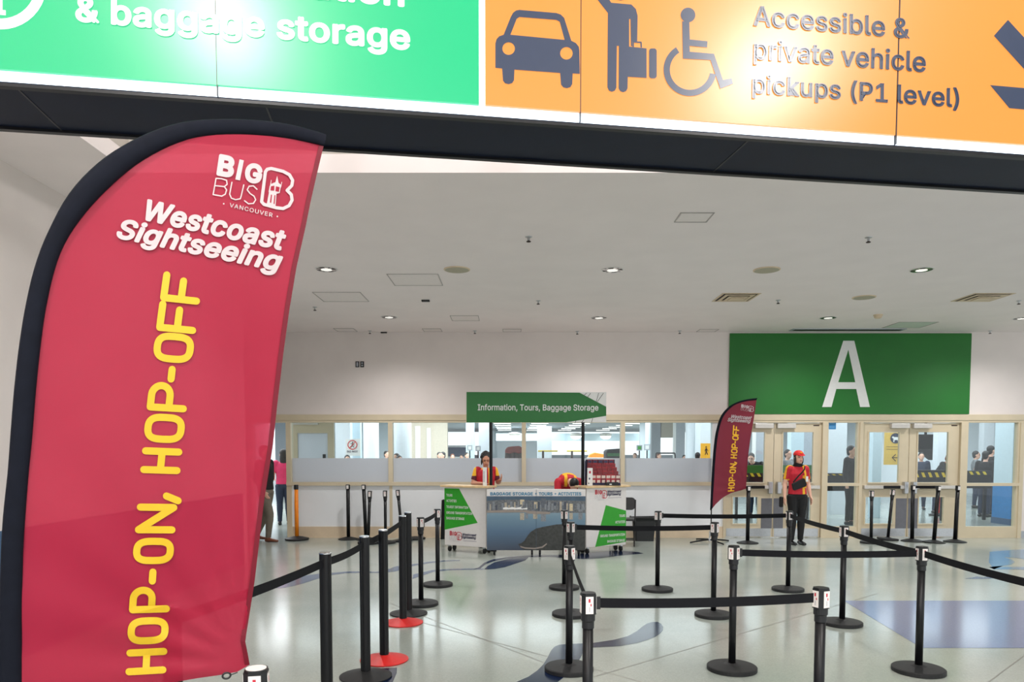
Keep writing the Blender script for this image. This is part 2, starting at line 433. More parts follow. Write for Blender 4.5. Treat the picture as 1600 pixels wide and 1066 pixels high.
# BIG BUS mark in its own traced coordinates -> unit
_O, _X, _Y = Vector((140, 470)), Vector((690, 585)), Vector((195, 85))
_m = Matrix(((_X.x-_O.x, _Y.x-_O.x), (_X.y-_O.y, _Y.y-_O.y))).inverted()
def lu(x, y):
    r = _m @ (Vector((x, y)) - _O); return (r.x, r.y)
def bus_logo(mb, fn, scale_w, mi=(0, 0, 0, 1), place=True):
    """fn: unit -> 3D ; mi: BIG, BUS, emblem, cut-out"""
    def m2(vf, k, lift=0): mb.add([fn(*lu(x, y)) for x, y in vf[0]], vf[1], k)
    for ch, q in (('B', quad((183, 262), (310, 287), (207, 98))), ('G', quad((392, 312), (522, 334), (412, 160)))):
        t = text2d(ch, 0.05); m2(([q(*v) for v in t[0]], t[1]), mi[0])
    m2(([(328, 293), (363, 301), (393, 149), (360, 141)], [(0, 1, 2, 3)]), mi[0])
    B = [(160,408),(182,285),(225,288),(262,300),(266,330),(245,348),(172,340),(245,348),(262,372),(252,405),(225,420)]
    U = [(302,315),(285,405),(298,435),(330,447),(365,440),(372,420),(392,335)]
    S = [(492,368),(465,342),(432,345),(418,372),(440,400),(470,420),(482,448),(465,475),(428,478),(398,455)]
    m2(stroke2d([(B, 9, True), (U, 9, False), (S, 9, False)]), mi[1])
    E = [(527,462),(556,235),(570,216),(600,210),(690,232),(738,258),(762,300),(756,340),(720,376),(752,408),(758,450),(735,492),(690,514),(640,508),(545,482)]
    m2(stroke2d([(E, 24, True)]), mi[2])
    tw = [(645,265),(655,318),(676,336),(672,352),(664,396),(640,402),(632,500),(566,482),(582,395),(580,384),(588,345),(598,328),(632,314)]
    m2(fill2d([tw]), mi[2])
    m2(stroke2d([([(600,300),(592,350)], 5, False), ([(680,314),(672,352)], 5, False)]), mi[2])
    if mi[3] is not None:
        fn0 = fn
        for rct in ([(598,345),(624,340),(622,378),(594,376)], [(636,345),(664,352),(658,388),(632,382)], [(598,408),(606,409),(600,470),(590,468)], [(624,412),(632,413),(626,480),(618,478)]):
            mb.add([fn0(*lu(x, y), 1) for x, y in rct], [(0, 1, 2, 3)], mi[3])
    if place:
        q = quad((283, 502), (608, 580), (287, 470)); t = text2d('VANCOUVER', 0.012, 0, 1.12)
        m2(([q(*v) for v in t[0]], t[1]), mi[1])
        m2((circ(240, 478, 6, 10), [tuple(range(10))]), mi[1]); m2((circ(646, 574, 6, 10), [tuple(range(10))]), mi[1])

# ================================================================== the setting
XL, XR, YN = -3.97, 13.5, -9.0
def slab(name, a, b, m): return struct(MB().box(a, b).build(name, m))
fl = slab('floor', (-14, YN, -0.1), (18, 75, 0.0), M['floor'])
# ceiling of the concourse: leaves an open well over the camera
EW = P(800, 270, 1).z   # helper ray
yE = (CEIL - CAMZ) / (EW - CAMZ)
slab('ceiling', (-6, yE, CEIL), (XR, WY + 0.2, CEIL + 0.15), M['ceiling'])
slab('ceiling_left', (-6, YN, CEIL), (-3.11, yE, CEIL + 0.15), M['ceiling'])
slab('wall_well_far', (-3.11, yE, CEIL + 0.15), (XR, yE + 0.15, 6.2), M['well'])
slab('wall_well_left', (-3.26, -5.5, CEIL + 0.15), (-3.11, yE, 6.2), M['well'])
slab('ceiling_well', (-3.3, -5.5, 6.2), (XR, yE + 0.2, 6.35), M['well'])
slab('wall_left', (XL - 0.2, YN, 0), (XL, 10.6, CEIL), M['wall'])
slab('wall_left_return', (-6, 10.6, 0), (XL, 10.8, CEIL), M['wall'])
slab('wall_left_far', (-6.2, 10.6, 0), (-6, WY, CEIL), M['wall'])
slab('trim_1', (XL, YN, 0), (XL + 0.02, 10.6, 1.05), M['bluewall'])

def wx(px): return P(px, 700, WY).x
def wz(py): return P(800, py, WY).z
T = 0.14
zH0, zH1 = wz(660.5), wz(648)       # header beam
zS0, zS1 = wz(759), wz(753.5)       # sill rail
slab('wall_back', (-6, WY, zH1), (XR, WY + T, CEIL), M['wall'])
slab('trim_2', (-6, WY - 0.035, zH0 + 0.045), (XR, WY + T, zH1), M['beige'])
slab('trim_3', (-6, WY - 0.02, zH0), (XR, WY + T, zH0 + 0.045), M['beige'])
x0w, x1w = wx(447.5), wx(1131)
slab('wall_back_lower', (x0w, WY, 0), (x1w, WY + T, zS0), M['panelwhite'])
slab('baseboard_back', (x0w, WY - 0.02, 0), (x1w, WY, wz(823)), M['tan'])
slab('trim_4', (x0w, WY - 0.045, zS0), (wx(1113), WY + T, zS1), M['beige'])
slab('wall_back_pier', (wx(1113), WY, zS0), (x1w, WY + T, zH0), M['panelwhite'])
slab('trim_5', (x0w, WY - 0.03, 0), (wx(455), WY + T, zH0), M['beige'])
tn = 6
for px, a, b in ((610.3, 3.4, zS1), (818.5, 3.2, zS1), (973, 3.2, zS1)):
    slab('trim_%d' % tn, (wx(px - a), WY - 0.03, b), (wx(px + a), WY + T, zH0), M['beige']); tn += 1
slab('trim_%d' % tn, (wx(608), WY - 0.012, wz(823)), (wx(612.6), WY, zS0), M['beige']); tn += 1
slab('wall_back_left', (-6, WY, 0), (wx(395), WY + T, zH0), M['wall'])
zF = wz(716.2)
for i, (a, b) in enumerate(((455, 607), (613.7, 815.3), (821.7, 969.8), (976.2, 1113))):
    wroot = thing('window_%d' % (i + 1), None, None, (0, 0, 0)); del_ = None
    wroot['kind'] = 'structure'
    MB().box((wx(a), WY + 0.06, zF), (wx(b), WY + 0.07, zH0)).build('pane', M['glass'], wroot)
    MB().box((wx(a), WY + 0.055, zS1), (wx(b), WY + 0.07, zF)).build('frosted_pane', M['frost'], wroot)
# screw plugs along the sill
sp = MB()
for px in (476, 503, 530, 556, 583, 640, 668, 716, 845, 1000, 1026, 1052, 1079):
    sp.lathe([(0.012, 0), (0.012, 0.004)], 8, (0, 0, 0))
    for v in sp.v[-16:]:
        z = v.z; v.x, v.y, v.z = wx(px) + v.x, WY - 0.045 - z, (zS0 + zS1)/2 + v.y
o = sp.build('trim_screws', M['tan']); o['kind'] = 'structure'

# ---- doors
def door(n, pa, pb, hinge_left, gx0, gx1, lx0, lx1):
    d = thing('door_%d' % n, None, None, (wx(pa), WY + 0.02, 0)); d['kind'] = 'structure'
    W = wx(pb) - wx(pa); X = lambda p: wx(p) - wx(pa)
    top = zH0 - 0.01; Z = lambda y: P(800, y, WY).z
    mb = MB(); y0, y1 = 0, 0.045
    g0, g1, gz0, gz1 = X(gx0), X(gx1), Z(754), Z(675.5)
    l0, l1, lz0, lz1 = X(lx0), X(lx1), Z(818.5), Z(777)
    mb.box((0.004, y0, gz1), (W - 0.004, y1, top)); mb.box((0.004, y0, lz1), (W - 0.004, y1, gz0)); mb.box((0.004, y0, 0.01), (W - 0.004, y1, lz0))
    mb.box((0.004, y0, gz0), (g0, y1, gz1)); mb.box((g1, y0, gz0), (W - 0.004, y1, gz1))
    mb.box((0.004, y0, lz0), (l0, y1, lz1)); mb.box((l1, y0, lz0), (W - 0.004, y1, lz1))
    mb.build('door_leaf', M['beige'], d)
    gb = MB()
    for a, b, c, e in ((g0, g1, gz0, gz1), (l0, l1, lz0, lz1)):
        t_ = 0.022
        gb.box((a - t_, -0.014, c - t_), (b + t_, 0, c)); gb.box((a - t_, -0.014, e), (b + t_, 0, e + t_))
        gb.box((a - t_, -0.014, c), (a, 0, e)); gb.box((b, -0.014, c), (b + t_, 0, e))
    gb.build('glazing_bead', M['beige'], d)
    MB().box((g0, 0.02, gz0), (g1, 0.026, gz1)).build('upper_pane', M['glass'], d)
    MB().box((l0, 0.02, lz0), (l1, 0.026, lz1)).build('lower_pane', M['glass'], d)
    MB().box((0.03, -0.004, 0.02), (W - 0.03, 0, Z(826))).build('kick_plate', M['steel'], d)
    e0, e1 = (W - 0.22, W - 0.012) if hinge_left else (0.012, 0.2)
    MB().box((e0, -0.005, Z(826)), (e1, 0, Z(779))).build('edge_plate', M['darksteel'], d)
    zc = Z(761)
    bx0, bx1 = (0.06, W - 0.12) if hinge_left else (0.12, W - 0.06)
    MB().box((bx0, -0.075, zc - 0.03), (bx1, -0.02, zc + 0.025)).build('push_bar', M['blackmetal'], d, bevel=0.008)
    sb = MB(); 
    sb.box((bx0 - 0.02, -0.08, zc - 0.035), (bx0 + 0.06, 0, zc + 0.03)); sb.box((bx1 - 0.06, -0.08, zc - 0.035), (bx1 + 0.02, 0, zc + 0.03))
    if hinge_left: sb.box((bx0 + 0.06, -0.079, zc - 0.032), (bx0 + 0.34, -0.06, zc + 0.028))
    else: sb.box((bx1 - 0.34, -0.079, zc - 0.032), (bx1 - 0.06, -0.06, zc + 0.028))
    sb.build('bar_housing', M['silver'], d)
    hx = W - 0.11 if hinge_left else 0.05
    MB().box((hx, -0.1, zc - 0.13), (hx + 0.075, 0, zc + 0.1)).build('latch_case', M['steel'], d, bevel=0.012)
    cx = W - 0.385 if hinge_left else 0.035
    MB().box((cx, -0.09, top - 0.1), (cx + 0.35, -0.002, top - 0.01)).build('door_closer', M['silver'], d, bevel=0.006)
    if not hinge_left: MB().box((W - 0.16, -0.004, top - 0.055), (W - 0.05, 0, top - 0.035)).build('name_plate', M['darkbrown'], d)
    return d
door(1, 1134.5, 1209.4, True, 1148, 1195, 1147, 1186)
door(2, 1209.8, 1284, False, 1224, 1271, 1233, 1269)
door(3, 1347, 1421, True, 1358, 1405.5, 1355, 1399)
door(4, 1421.4, 1499.5, False, 1435, 1482, 1439, 1478)
for a, b in ((1131, 1134.5), (1284, 1292), (1342, 1347), (1499.5, 1510), (1592, 1598)):
    slab('trim_%d' % tn, (wx(a), WY - 0.04, 0), (wx(b), WY + T, zH0), M['beige']); tn += 1
for i, (a, b) in enumerate(((1292, 1342), (1510, 1592))):
    wr = thing('window_%d' % (5 + i), None, None); wr['kind'] = 'structure'
    mb = MB(); mb.box((wx(a), WY - 0.02, 0), (wx(b), WY + 0.08, wz(823))); mb.box((wx(a), WY - 0.04, wz(759.5)), (wx(b), WY + 0.08, wz(755)))
    mb.box((wx(a), WY - 0.02, wz(823)), (wx(a + 1.5), WY + 0.08, zH0)); mb.box((wx(b - 3), WY - 0.02, wz(823)), (wx(b), WY + 0.08, zH0))
    mb.build('window_frame', M['beige'], wr)
    MB().box((wx(a), WY + 0.03, wz(755)), (wx(b), WY + 0.036, zH0)).build('upper_pane', M['glass'], wr)
    MB().box((wx(a), WY + 0.03, wz(823)), (wx(b), WY + 0.036, wz(759.5))).build('lower_pane', M['glass'], wr)
slab('wall_right', (wx(1598), WY, 0), (XR, WY + T, zH0), M['wall'])
slab('baseboard_right', (wx(1598), WY - 0.02, 0), (XR, WY, 0.13), M['greycol'])

# ---- floor inlays and joints
def inlay(name, pts, m, z=0.0015):
    vs, fs = fill2d([[(G(x, y).x, G(x, y).y) for x, y in pts]])
    o = MB().add([(x, y, z) for x, y in vs], fs).build(name, m); return struct(o)
z3 = lambda L: [(740 + x/3.726, 780 + y/3.726) for x, y in L]
z2 = lambda L: [(380 + x/3.726, 780 + y/3.726) for x, y in L]
z4 = lambda L: [(1160 + x/3.636, 780 + y/3.636) for x, y in L]
inlay('floor_inlay', z3([(120,1130),(250,1066),(320,1035),(370,1000),(405,965),(430,925),(450,885),(470,862),(495,850),(540,845),(600,843),(700,838),(820,820),(900,798),(950,770),(985,742),(1010,725),(1040,717),(1070,716),(1092,727),(1104,745),(1102,765),(1085,785),(1055,805),(1010,822),(950,840),(850,858),(740,863),(665,868),(640,885),(628,915),(605,955),(570,1000),(530,1035),(490,1066),(440,1130)]), M['inlay'])
inlay('floor_inlay', z2([(140,516),(190,512),(240,490),(300,465),(370,445),(440,436),(520,430),(600,423),(700,422),(780,424),(850,408),(880,395),(920,388),(1000,378),(1080,366),(1170,358),(1262,356),(1262,360),(1170,364),(1080,374),(1000,388),(930,408),(880,424),(800,430),(700,430),(600,432),(520,442),(430,466),(350,492),(290,508),(230,519),(180,521)]), M['inlaygrey'])
inlay('floor_inlay', z2([(985,466),(990,440),(1040,428),(1100,414),(1200,408),(1300,406),(1400,405),(1400,411),(1300,412),(1200,415),(1110,424),(1050,444)]), M['inlaygrey'])
inlay('floor_inlay', z3([(0,409),(40,405),(70,380),(120,362),(200,347),(320,338),(440,336),(540,345),(640,350),(740,345),(850,330),(990,318),(960,310),(850,300),(700,310),(560,325),(440,328),(300,330),(200,338),(110,352),(60,372),(30,398)]), M['inlay'])
inlay('floor_inlay', z3([(200,349),(320,340),(300,358),(240,378),(180,398),(120,408),(60,411),(80,392),(120,370)]), M['inlay'], 0.0025)
inlay('floor_inlay', z2([(755,990),(895,982),(893,1015),(880,1045),(868,1075),(790,1078),(775,1040)]), M['inlay'])
inlay('floor_inlay', [(1318,939),(1700,939),(1700,1013),(1440,1013)], M['inlayperi'])
inlay('floor_inlay', z4([(1405,300),(1600,285),(1760,290),(1760,345),(1600,342),(1545,334),(1480,330),(1530,345),(1548,358),(1530,372),(1480,380),(1400,386),(1600,386),(1760,380),(1760,400),(1600,402),(1430,400),(1400,360)]), M['inlaysky'])
inlay('floor_inlay', z4([(1262,452),(1310,446),(1330,440),(1370,446),(1420,432),(1450,440),(1420,452),(1330,455)]), M['inlaygrey'])
def joint(a, b, wd=0.008):
    p, q = G(*a), G(*b); d = (q - p).normalized(); n = Vector((-d.y, d.x, 0)) * wd/2; z = Vector((0, 0, 0.001))
    p, q = p - d*1.5, q + d*1.5
    struct(MB().add([p+n+z, p-n+z, q-n+z, q+n+z], [(0, 1, 2, 3)]).build('floor_joint', M['joint']))
joint((928,1058), (1275,956)); joint((740,995), (858,1027)); joint((1545,1066), (1600,1025)); joint((700,978), (770,1005))

# ================================================================== ceiling fittings
def cpos(px, py):
    r = ray(px, py); return CAM + r * ((CEIL - CAMZ) / r.z)
def downlight(px, py, label, rad=0.125):
    p = cpos(px, py); t = thing('ceiling_light', label, 'ceiling light', p, 0, 'recessed ceiling lights')
    MB().lathe([(rad*1.0, -0.006), (rad*1.12, -0.006), (rad*1.14, -0.001), (rad*1.14, 0.0)], 28).build('trim_ring', M['whiteboard'], t)
    mb = MB(); n = 28; vs = []; fs = []
    for r_, z in ((rad, -0.0075), (rad*0.55, -0.009)):
        vs += [(r_*math.cos(2*math.pi*i/n), r_*math.sin(2*math.pi*i/n), z) for i in range(n)]
    fs = [(i, (i+1) % n, n+(i+1) % n, n+i) for i in range(n)]
    mi = [0 if (i % 7) in (0, 1, 3) else 1 for i in range(n)]
    for f, k in zip(fs, mi): mb.add([vs[i] for i in f], [(0, 1, 2, 3)], k)
    mb.build('reflector', [M['chrome'], M['dark']], t)
    MB().lathe([(rad*0.55, -0.011), (rad*0.5, -0.0095)], 16).build('bulb', M['bulb'], t)
    lamp('downlight_beam', 'SPOT', (p.x, p.y, p.z - 0.05), 140, 0.08, (0, 0, 0), spot=R(150))
downlight(510, 420.5, 'round recessed light nearest the big crimson flag')
downlight(957, 421.5, 'round recessed light of the nearer row, left of the middle round speaker')
downlight(1440, 421.5, 'round recessed light of the nearer row, rightmost, above the square vents')
downlight(608, 495.5, 'round recessed light of the far row above the wall switch plates')
downlight(936, 496.5, 'round recessed light of the far row above the information sign')
downlight(1294, 496.5, 'round recessed light just above the large green letter board')
downlight(1597, 497.5, 'round recessed light cut by the right edge of the photo')
def speaker(px, py, label):
    p = cpos(px, py); t = thing('ceiling_speaker', label, 'speaker', p, 0, 'round ceiling speakers')
    MB().lathe([(0.15, -0.012), (0.163, -0.008), (0.165, 0.0)], 28).build('rim', M['tan'], t)
    g = mat('speaker grille', (176, 170, 148), 0.6, var=0.1, scale=150)
    MB().lathe([(0.07, -0.0165), (0.14, -0.0135), (0.15, -0.012)], 28).build('grille', g, t)
speaker(714, 421, 'round beige ceiling speaker, left of the three')
speaker(1198, 421.5, 'round beige ceiling speaker, middle one above the left square vent')
speaker(1350, 464.5, 'round beige ceiling speaker between the two square vents')
def sprinkler(px, py, label):
    p = cpos(px, py - 2); t = thing('ceiling_sprinkler', label, 'sprinkler', p, 0, 'sprinkler heads on the ceiling')
    MB().lathe([(0.012, -0.04), (0.014, -0.01), (0.035, -0.006), (0.037, 0)], 14).build('escutcheon', M['steel'], t)
    MB().lathe([(0.022, -0.055), (0.026, -0.05), (0.008, -0.04)], 12).build('deflector', M['darkbrown'], t)
for px, py, lb in ((826,372,'sprinkler head nearest the camera, left of the pair by the overhead sign'), (1357,373,'sprinkler head nearest the camera, right of the pair by the overhead sign'),
                   (492,482,'sprinkler head beside the right edge of the crimson flag'), (841,472,'sprinkler head left of the middle far downlight'),
                   (1216,471,'sprinkler head beside the left square vent'), (1592,472,'sprinkler head at the far right past the right square vent'),
                   (742,519,'sprinkler head at the wall line, above the left half of the information sign'), (902,520,'sprinkler head at the wall line, above the right half of the information sign'),
                   (578,519,'sprinkler head at the wall line, above the wall switch plates'), (1062,519,'sprinkler head at the wall line, left of the letter board'), (1547,519,'sprinkler head at the wall line, right of the letter board')):
    sprinkler(px, py, lb)
def cpanel(name, corners, m, label, cat, lip=0.010, group=None):
    """thin access panel from four ceiling corners (pixels)"""
    ps = [cpos(*c) for c in corners]; c = sum(ps, Vector())/4
    xs = [p.x for p in ps]; ys = [p.y for p in ps]
    w2, d2 = ((ps[1]-ps[0]).length + (ps[2]-ps[3]).length)/4, abs((ps[0].y+ps[1].y-ps[2].y-ps[3].y))/4
    t = thing(name, label, cat, (c.x, c.y, CEIL), 0, group)
    f = MB()
    for a, b in (((-w2, -d2), (w2, -d2+lip)), ((-w2, d2-lip), (w2, d2)), ((-w2, -d2+lip), (-w2+lip, d2-lip)), ((w2-lip, -d2+lip), (w2, d2-lip))):
        f.box((a[0], a[1], -0.006), (b[0], b[1], 0))
    f.build('panel_frame', M['paneledge'] if name == 'access_panel' else M['tan'], t)
    return t, w2, d2
M['paneledge'] = mat('access panel edge', (176, 170, 167), 0.6)
AP = mat('access panel paint', (240, 232, 230), 0.6, var=0.02)
AG = mat('greenish access panel', (208, 218, 206), 0.6, var=0.02)
for cs, lb, m in (([(601,428),(684,428),(693,446),(619,446)], 'large square ceiling access panel below the left speaker', AP),
               ([(487,456.5),(563,456.5),(577,471),(506,471)], 'ceiling access panel beside the crimson flag edge', AP),
               ([(1062,332),(1115,332),(1106,347),(1054,347)], 'ceiling access panel nearest the overhead sign', AP),
               ([(703,493),(747,493),(750,501),(706,501)], 'small ceiling access panel between two far downlights', AP),
               ([(520,513),(552,513),(559,518),(528,518)], 'small ceiling access panel at the wall line by the flag', AP),
               ([(659,513.5),(688,513.5),(692,518.3),(663,518.3)], 'small ceiling access panel at the wall line, centre left', AP),
               ([(785,514),(814,514),(815,518.5),(786,518.5)], 'small ceiling access panel at the wall line above the information sign', AP),
               ([(1092,514.5),(1122,514.5),(1119,518.5),(1089,518.5)], 'small ceiling access panel at the wall line left of the letter board', AP),
               ([(1403,503),(1463,503),(1440,512.5),(1380,512.5)], 'greenish ceiling access panel above the right part of the letter board', AG)):
    t, w2, d2 = cpanel('access_panel', cs, m, lb, 'ceiling panel', group='ceiling access panels')
    MB().box((-w2+0.02, -d2+0.02, -0.004), (w2-0.02, d2-0.02, 0)).build('panel_door', m, t)
for cs, lb in (([(1128,458),(1187,458),(1172,471),(1113,471)], 'square stepped air vent, left of the two'), ([(1519,458),(1582,458),(1552,471),(1489,471)], 'square stepped air vent, right of the two')):
    t, w2, d2 = cpanel('air_vent', cs, None, lb, 'air vent', 0.03, 'square ceiling vents')
    d2 = max(d2, w2*0.95)
    mb = MB(); vs = [(-w2+.03,-d2+.03,-.004),(w2-.03,-d2+.03,-.004),(w2-.03,d2-.03,-.004),(-w2+.03,d2-.03,-.004)]
    MB().box((-w2+.03,-d2+.03,-.003),(w2-.03,d2-.03,0)).build('vent_back', M['dark'], t)
    for k, (s_, z_) in enumerate(((0.78, -0.014), (0.52, -0.024))):
        rb = MB(); a, b = w2*s_, d2*s_; 
        for u in ((-a,-b,a,-b+.05),(-a,b-.05,a,b),(-a,-b+.05,-a+.05,b-.05),(a-.05,-b+.05,a,b-.05)): rb.box((u[0],u[1],z_),(u[2],u[3],z_+.006))
        rb.build('vent_ring', M['tan'], t)
    MB().box((-w2*.36,-d2*.36,-.034),(w2*.36,d2*.36,-.028)).build('vent_plate', M['tan'], t)
    MB().box((-w2*.2,-d2*.2,-.03),(w2*.2,d2*.2,0)).build('vent_neck', M['dark'], t)
p = cpos(1320, 516.5); t = thing('slot_diffuser', 'long dark slot air diffuser along the ceiling above the letter board', 'air vent', (p.x, p.y - .1, CEIL))
MB().box((-1.05, -0.12, -0.012), (1.05, 0.12, 0)).build('slot_frame', M['greycol'], t); MB().box((-1.0, -0.07, -0.014), (1.0, 0.07, -0.012)).build('slot', M['dark'], t)
p = cpos(1372, 492); t = thing('smoke_detector', 'small beige smoke detector above the letter board', 'smoke detector', p)
MB().lathe([(0.04, -0.06), (0.06, -0.045), (0.062, -0.02), (0.075, -0.015), (0.075, 0)], 18).build('detector_body', M['tan'], t)
for px, py, lb in ((665, 469, 'small black ceiling fitting between the left speaker and the far downlights'), (600, 519, 'small dark ceiling fitting at the wall line above the switch plates')):
    p = cpos(px, py); t = thing('ceiling_sensor', lb, 'sensor', p); MB().box((-.06, -.03, -.025), (.06, .03, 0)).build('sensor_box', M['black'], t, bevel=0.005)

# wall plates
for px, lb in ((558.5, 'small white wall plate with a dark outline, left of the pair'), (566, 'small dark outlined wall socket, right of the pair')):
    p = P(px, 569.5, WY); t = thing('wall_plate', lb, 'wall plate', (p.x, WY, p.z))
    MB().box((-.035, -.012, -.055), (.035, 0, .055)).build('plate_frame', M['black'], t)
    if px < 560: MB().box((-.018, -.015, -.04), (.018, -.012, .04)).build('plate_insert', M['greycol'], t)
    else:
        MB().box((-.016, -.015, .008), (.016, -.012, .036)).build('socket', M['greycol'], t); MB().box((-.016, -.015, -.036), (.016, -.012, -.008)).build('socket', M['greycol'], t)

# ================================================================== A board
t = thing('letter_board', 'large green board with a white letter A above the right doors', 'sign', (wx(1137), WY, 0))
bw = wx(1511) - wx(1137); bz0, bz1 = wz(647.5), wz(521)
MB().box((0, -0.034, bz0), (bw, -0.012, bz1 - 0.004)).build('board', M['green'], t, bevel=0.004)
lp = lambda L: [((1000 + x/2.6667), (320 + y/2.6667)) for x, y in L]
A_ = fill2d([lp([(847,567),(893,567),(958,843),(917,843),(901,768),(818,768),(798,843),(759,843)]), lp([(868,604),(897,740),(826,740)])])
MB().flat(A_, lambda x, y: P(x, y, WY - 0.037) - Vector((wx(1137), WY, 0))).build('letter', M['white'], t)

# ================================================================== overhead backlit sign
S0, S1 = P(0, 120, 3.0), P(1600, 228, 3.72); S1.z = S0.z
sd = (S1 - S0); sd.z = 0; sd.normalize(); sn = Vector((sd.y, -sd.x, 0)).normalized()
if sn.y > 0: sn = -sn                       # faces the camera
def onsign(px, py, lift=0.0): return onplane(px, py, S0 + sn*lift, sn)
sx0, sx1 = onsign(-230, 120), onsign(1900, 240)
zb = onsign(800, 186).z; ztop = 4.25
root = thing('overhead_sign', 'long backlit overhead sign with green and orange panels in a dark navy housing', 'sign', (0, 3.6, 3.2))
def sp3(s_, d_, z): return S0 + sd*s_ - sn*d_ + Vector((0, 0, z - S0.z))
L0, L1 = (sx0 - S0).dot(sd), (sx1 - S0).dot(sd)
def sbox(mb, a, b, mi=0):
    vs = [sp3(x, y, z) for z in (a[2], b[2]) for x, y in ((a[0], a[1]), (b[0], a[1]), (b[0], b[1]), (a[0], b[1]))]
    return mb.add(vs, [(0,3,2,1),(4,5,6,7),(0,1,5,4),(1,2,6,5),(2,3,7,6),(3,0,4,7)], mi)
mb = MB(); D = 0.46
sbox(mb, (L0, 0.0, zb - 0.0), (L1, D, zb + 0.005)); sbox(mb, (L0, D - 0.03, zb + 0.005), (L1, D, ztop)); sbox(mb, (L0, 0.03, ztop - 0.03), (L1, D - 0.03, ztop))
sbox(mb, (L0 - 0.03, 0, zb), (L0, D, ztop)); sbox(mb, (L1, 0, zb), (L1 + 0.03, D, ztop))
mb.build('housing', M['navy'], root, world=True)
mb = MB(); sbox(mb, (L0, 0.0, zb - 0.012), (L1, 0.03, zb)); sbox(mb, (L0, D - 0.03, zb - 0.012), (L1, D, zb)); mb.build('edge_rail', M['blackmetal'], root, world=True)
for px, py in ((440, 640/2.857), (1112, 257), (100, 197)):
    mb = MB(); q = onplane(px, py, S0 - sn*D, sn); s_ = (q - S0).dot(sd); sbox(mb, (s_ - 0.004, 0.03, zb - 0.002), (s_ + 0.004, D - 0.03, zb)); mb.build('soffit_seam', M['black'], root, world=True)
def stripe(mb, pa, pb, lift=0.0):
    s_a, s_b = (onsign(*pa) - S0).dot(sd), (onsign(*pb) - S0).dot(sd); return s_a, s_b
mb = MB(); sbox(mb, (L0, 0.004, zb + 0.006), (L1, 0.03, ztop - 0.03)); mb.build('backlight', M['signwhite'], root, world=True)
zg = (onsign(0, 111).z + onsign(748, 164.5).z + onsign(1398, 212).z)/3
def panel(px0, px1, m, pylo, name):
    a = (onsign(px0, pylo) - S0).dot(sd) if px0 > -200 else L0 + .02
    b = (onsign(px1, pylo) - S0).dot(sd)
    z = zg
    mb = MB(); sbox(mb, (a, -0.012, z), (b, 0.003, ztop - 0.05)); return mb.build(name, m, root, world=True)
panel(-230, 339.4, M['signgreen'], 130, 'green_panel'); panel(340.9, 748, M['signgreen'], 148, 'green_panel')
panel(758, 905.4, M['signorange'], 170, 'orange_panel'); panel(906.8, 1397.4, M['signorange'], 179, 'orange_panel'); panel(1399, 1880, M['signorange'], 212, 'orange_panel')
for px, py in ((340.2, 139), (906.1, 184), (1398.2, 215)):
    mb = MB(); s_ = (onsign(px, py) - S0).dot(sd); sbox(mb, (s_ - 0.0022, -0.0115, zb + 0.006), (s_ + 0.0022, 0.0035, ztop - 0.05)); mb.build('panel_seam', M['black'], root, world=True)
LF = lambda k: (lambda x, y: onsign(x, y, k))
def lettering(name, m, items, lift=0.0145):
    for it in items:
        mb = MB()
        for q_ in (it if isinstance(it, list) else [it]): mb.flat(q_, LF(lift))
        mb.build(name, m, root, world=True)
def tq(s_, bl, br, tl, bold=0.0, **k):
    t_ = text2d(s_, bold, **k); q = quad(bl, br, tl); return ([q(*v) for v in t_[0]], t_[1])
lettering('white_lettering', M['letterwhite'], [tq('information', (285,-20), (632,12), (285,-62), .03), tq('& baggage storage', (118,45), (641,90), (118,-7), .03),
          [fill2d([circ(2,-25,71,40), circ(2,-25,54,40)]), fill2d([[(-14,14),(9,16),(9,24),(-14,22)]]), fill2d([[(-8,-40),(4,-40),(4,16),(-8,14)]])]])
c2 = lambda L: [(500 + x/2.857, y/2.857) for x, y in L]
c3 = lambda L: [(1040 + x/2.857, y/2.857) for x, y in L]
car = fill2d([c2([(783,303),(783,195),(788,175),(800,162),(820,155),(852,75),(862,57),(875,47),(890,44),(1055,58),(1075,65),(1090,80),(1122,182),(1142,192),(1155,208),(1158,225),(1160,330),(1128,328),(1126,375),(1118,389),(1102,394),(1086,390),(1076,378),(1072,326),(868,311),(866,358),(858,371),(842,376),(826,372),(817,360),(813,306)]),
              c2([(850,155),(878,84),(890,76),(1055,89),(1070,97),(1092,178)]), c2(circ(842,217,28)), c2(circ(1100,238,28))])
man = fill2d([c2([(1240,0),(1285,58),(1283,390),(1290,405),(1303,410),(1316,405),(1323,392),(1325,205),(1334,205),(1333,395),(1340,407),(1353,412),(1366,407),(1373,395),(1374,343),(1458,348),(1458,216),(1380,208),(1380,85),(1386,85),(1388,206),(1394,206),(1394,186),(1416,184),(1418,70),(1410,40),(1390,20),(1300,12),(1225,-110),(1200,-95)])])
case = fill2d([c2(rrect(1469,216,1503,350,12))]); hnd = stroke2d([(c2([(1398,207),(1398,187),(1433,189),(1434,210)]), 2.4, False)])
mh = fill2d([c2(circ(1342,-34,36))])
whd = fill2d([c3(circ(100,67,33))])
ring = [(109 + 104*math.cos(R(a)), 311 + 104*math.sin(R(a))) for a in range(8, 247, 6)]
chair_ = fill2d([c3([(74,95),(106,95),(108,176),(187,184),(185,212),(107,205),(108,231),(216,240),(256,357),(295,350),(301,374),(244,396),(200,268),(77,262)])])
ringm = fill2d([c3([(109 + 118*math.cos(R(a)), 311 + 118*math.sin(R(a))) for a in range(10, 244, 6)] + [(109 + 90*math.cos(R(a)), 311 + 90*math.sin(R(a))) for a in range(238, 4, -6)])])
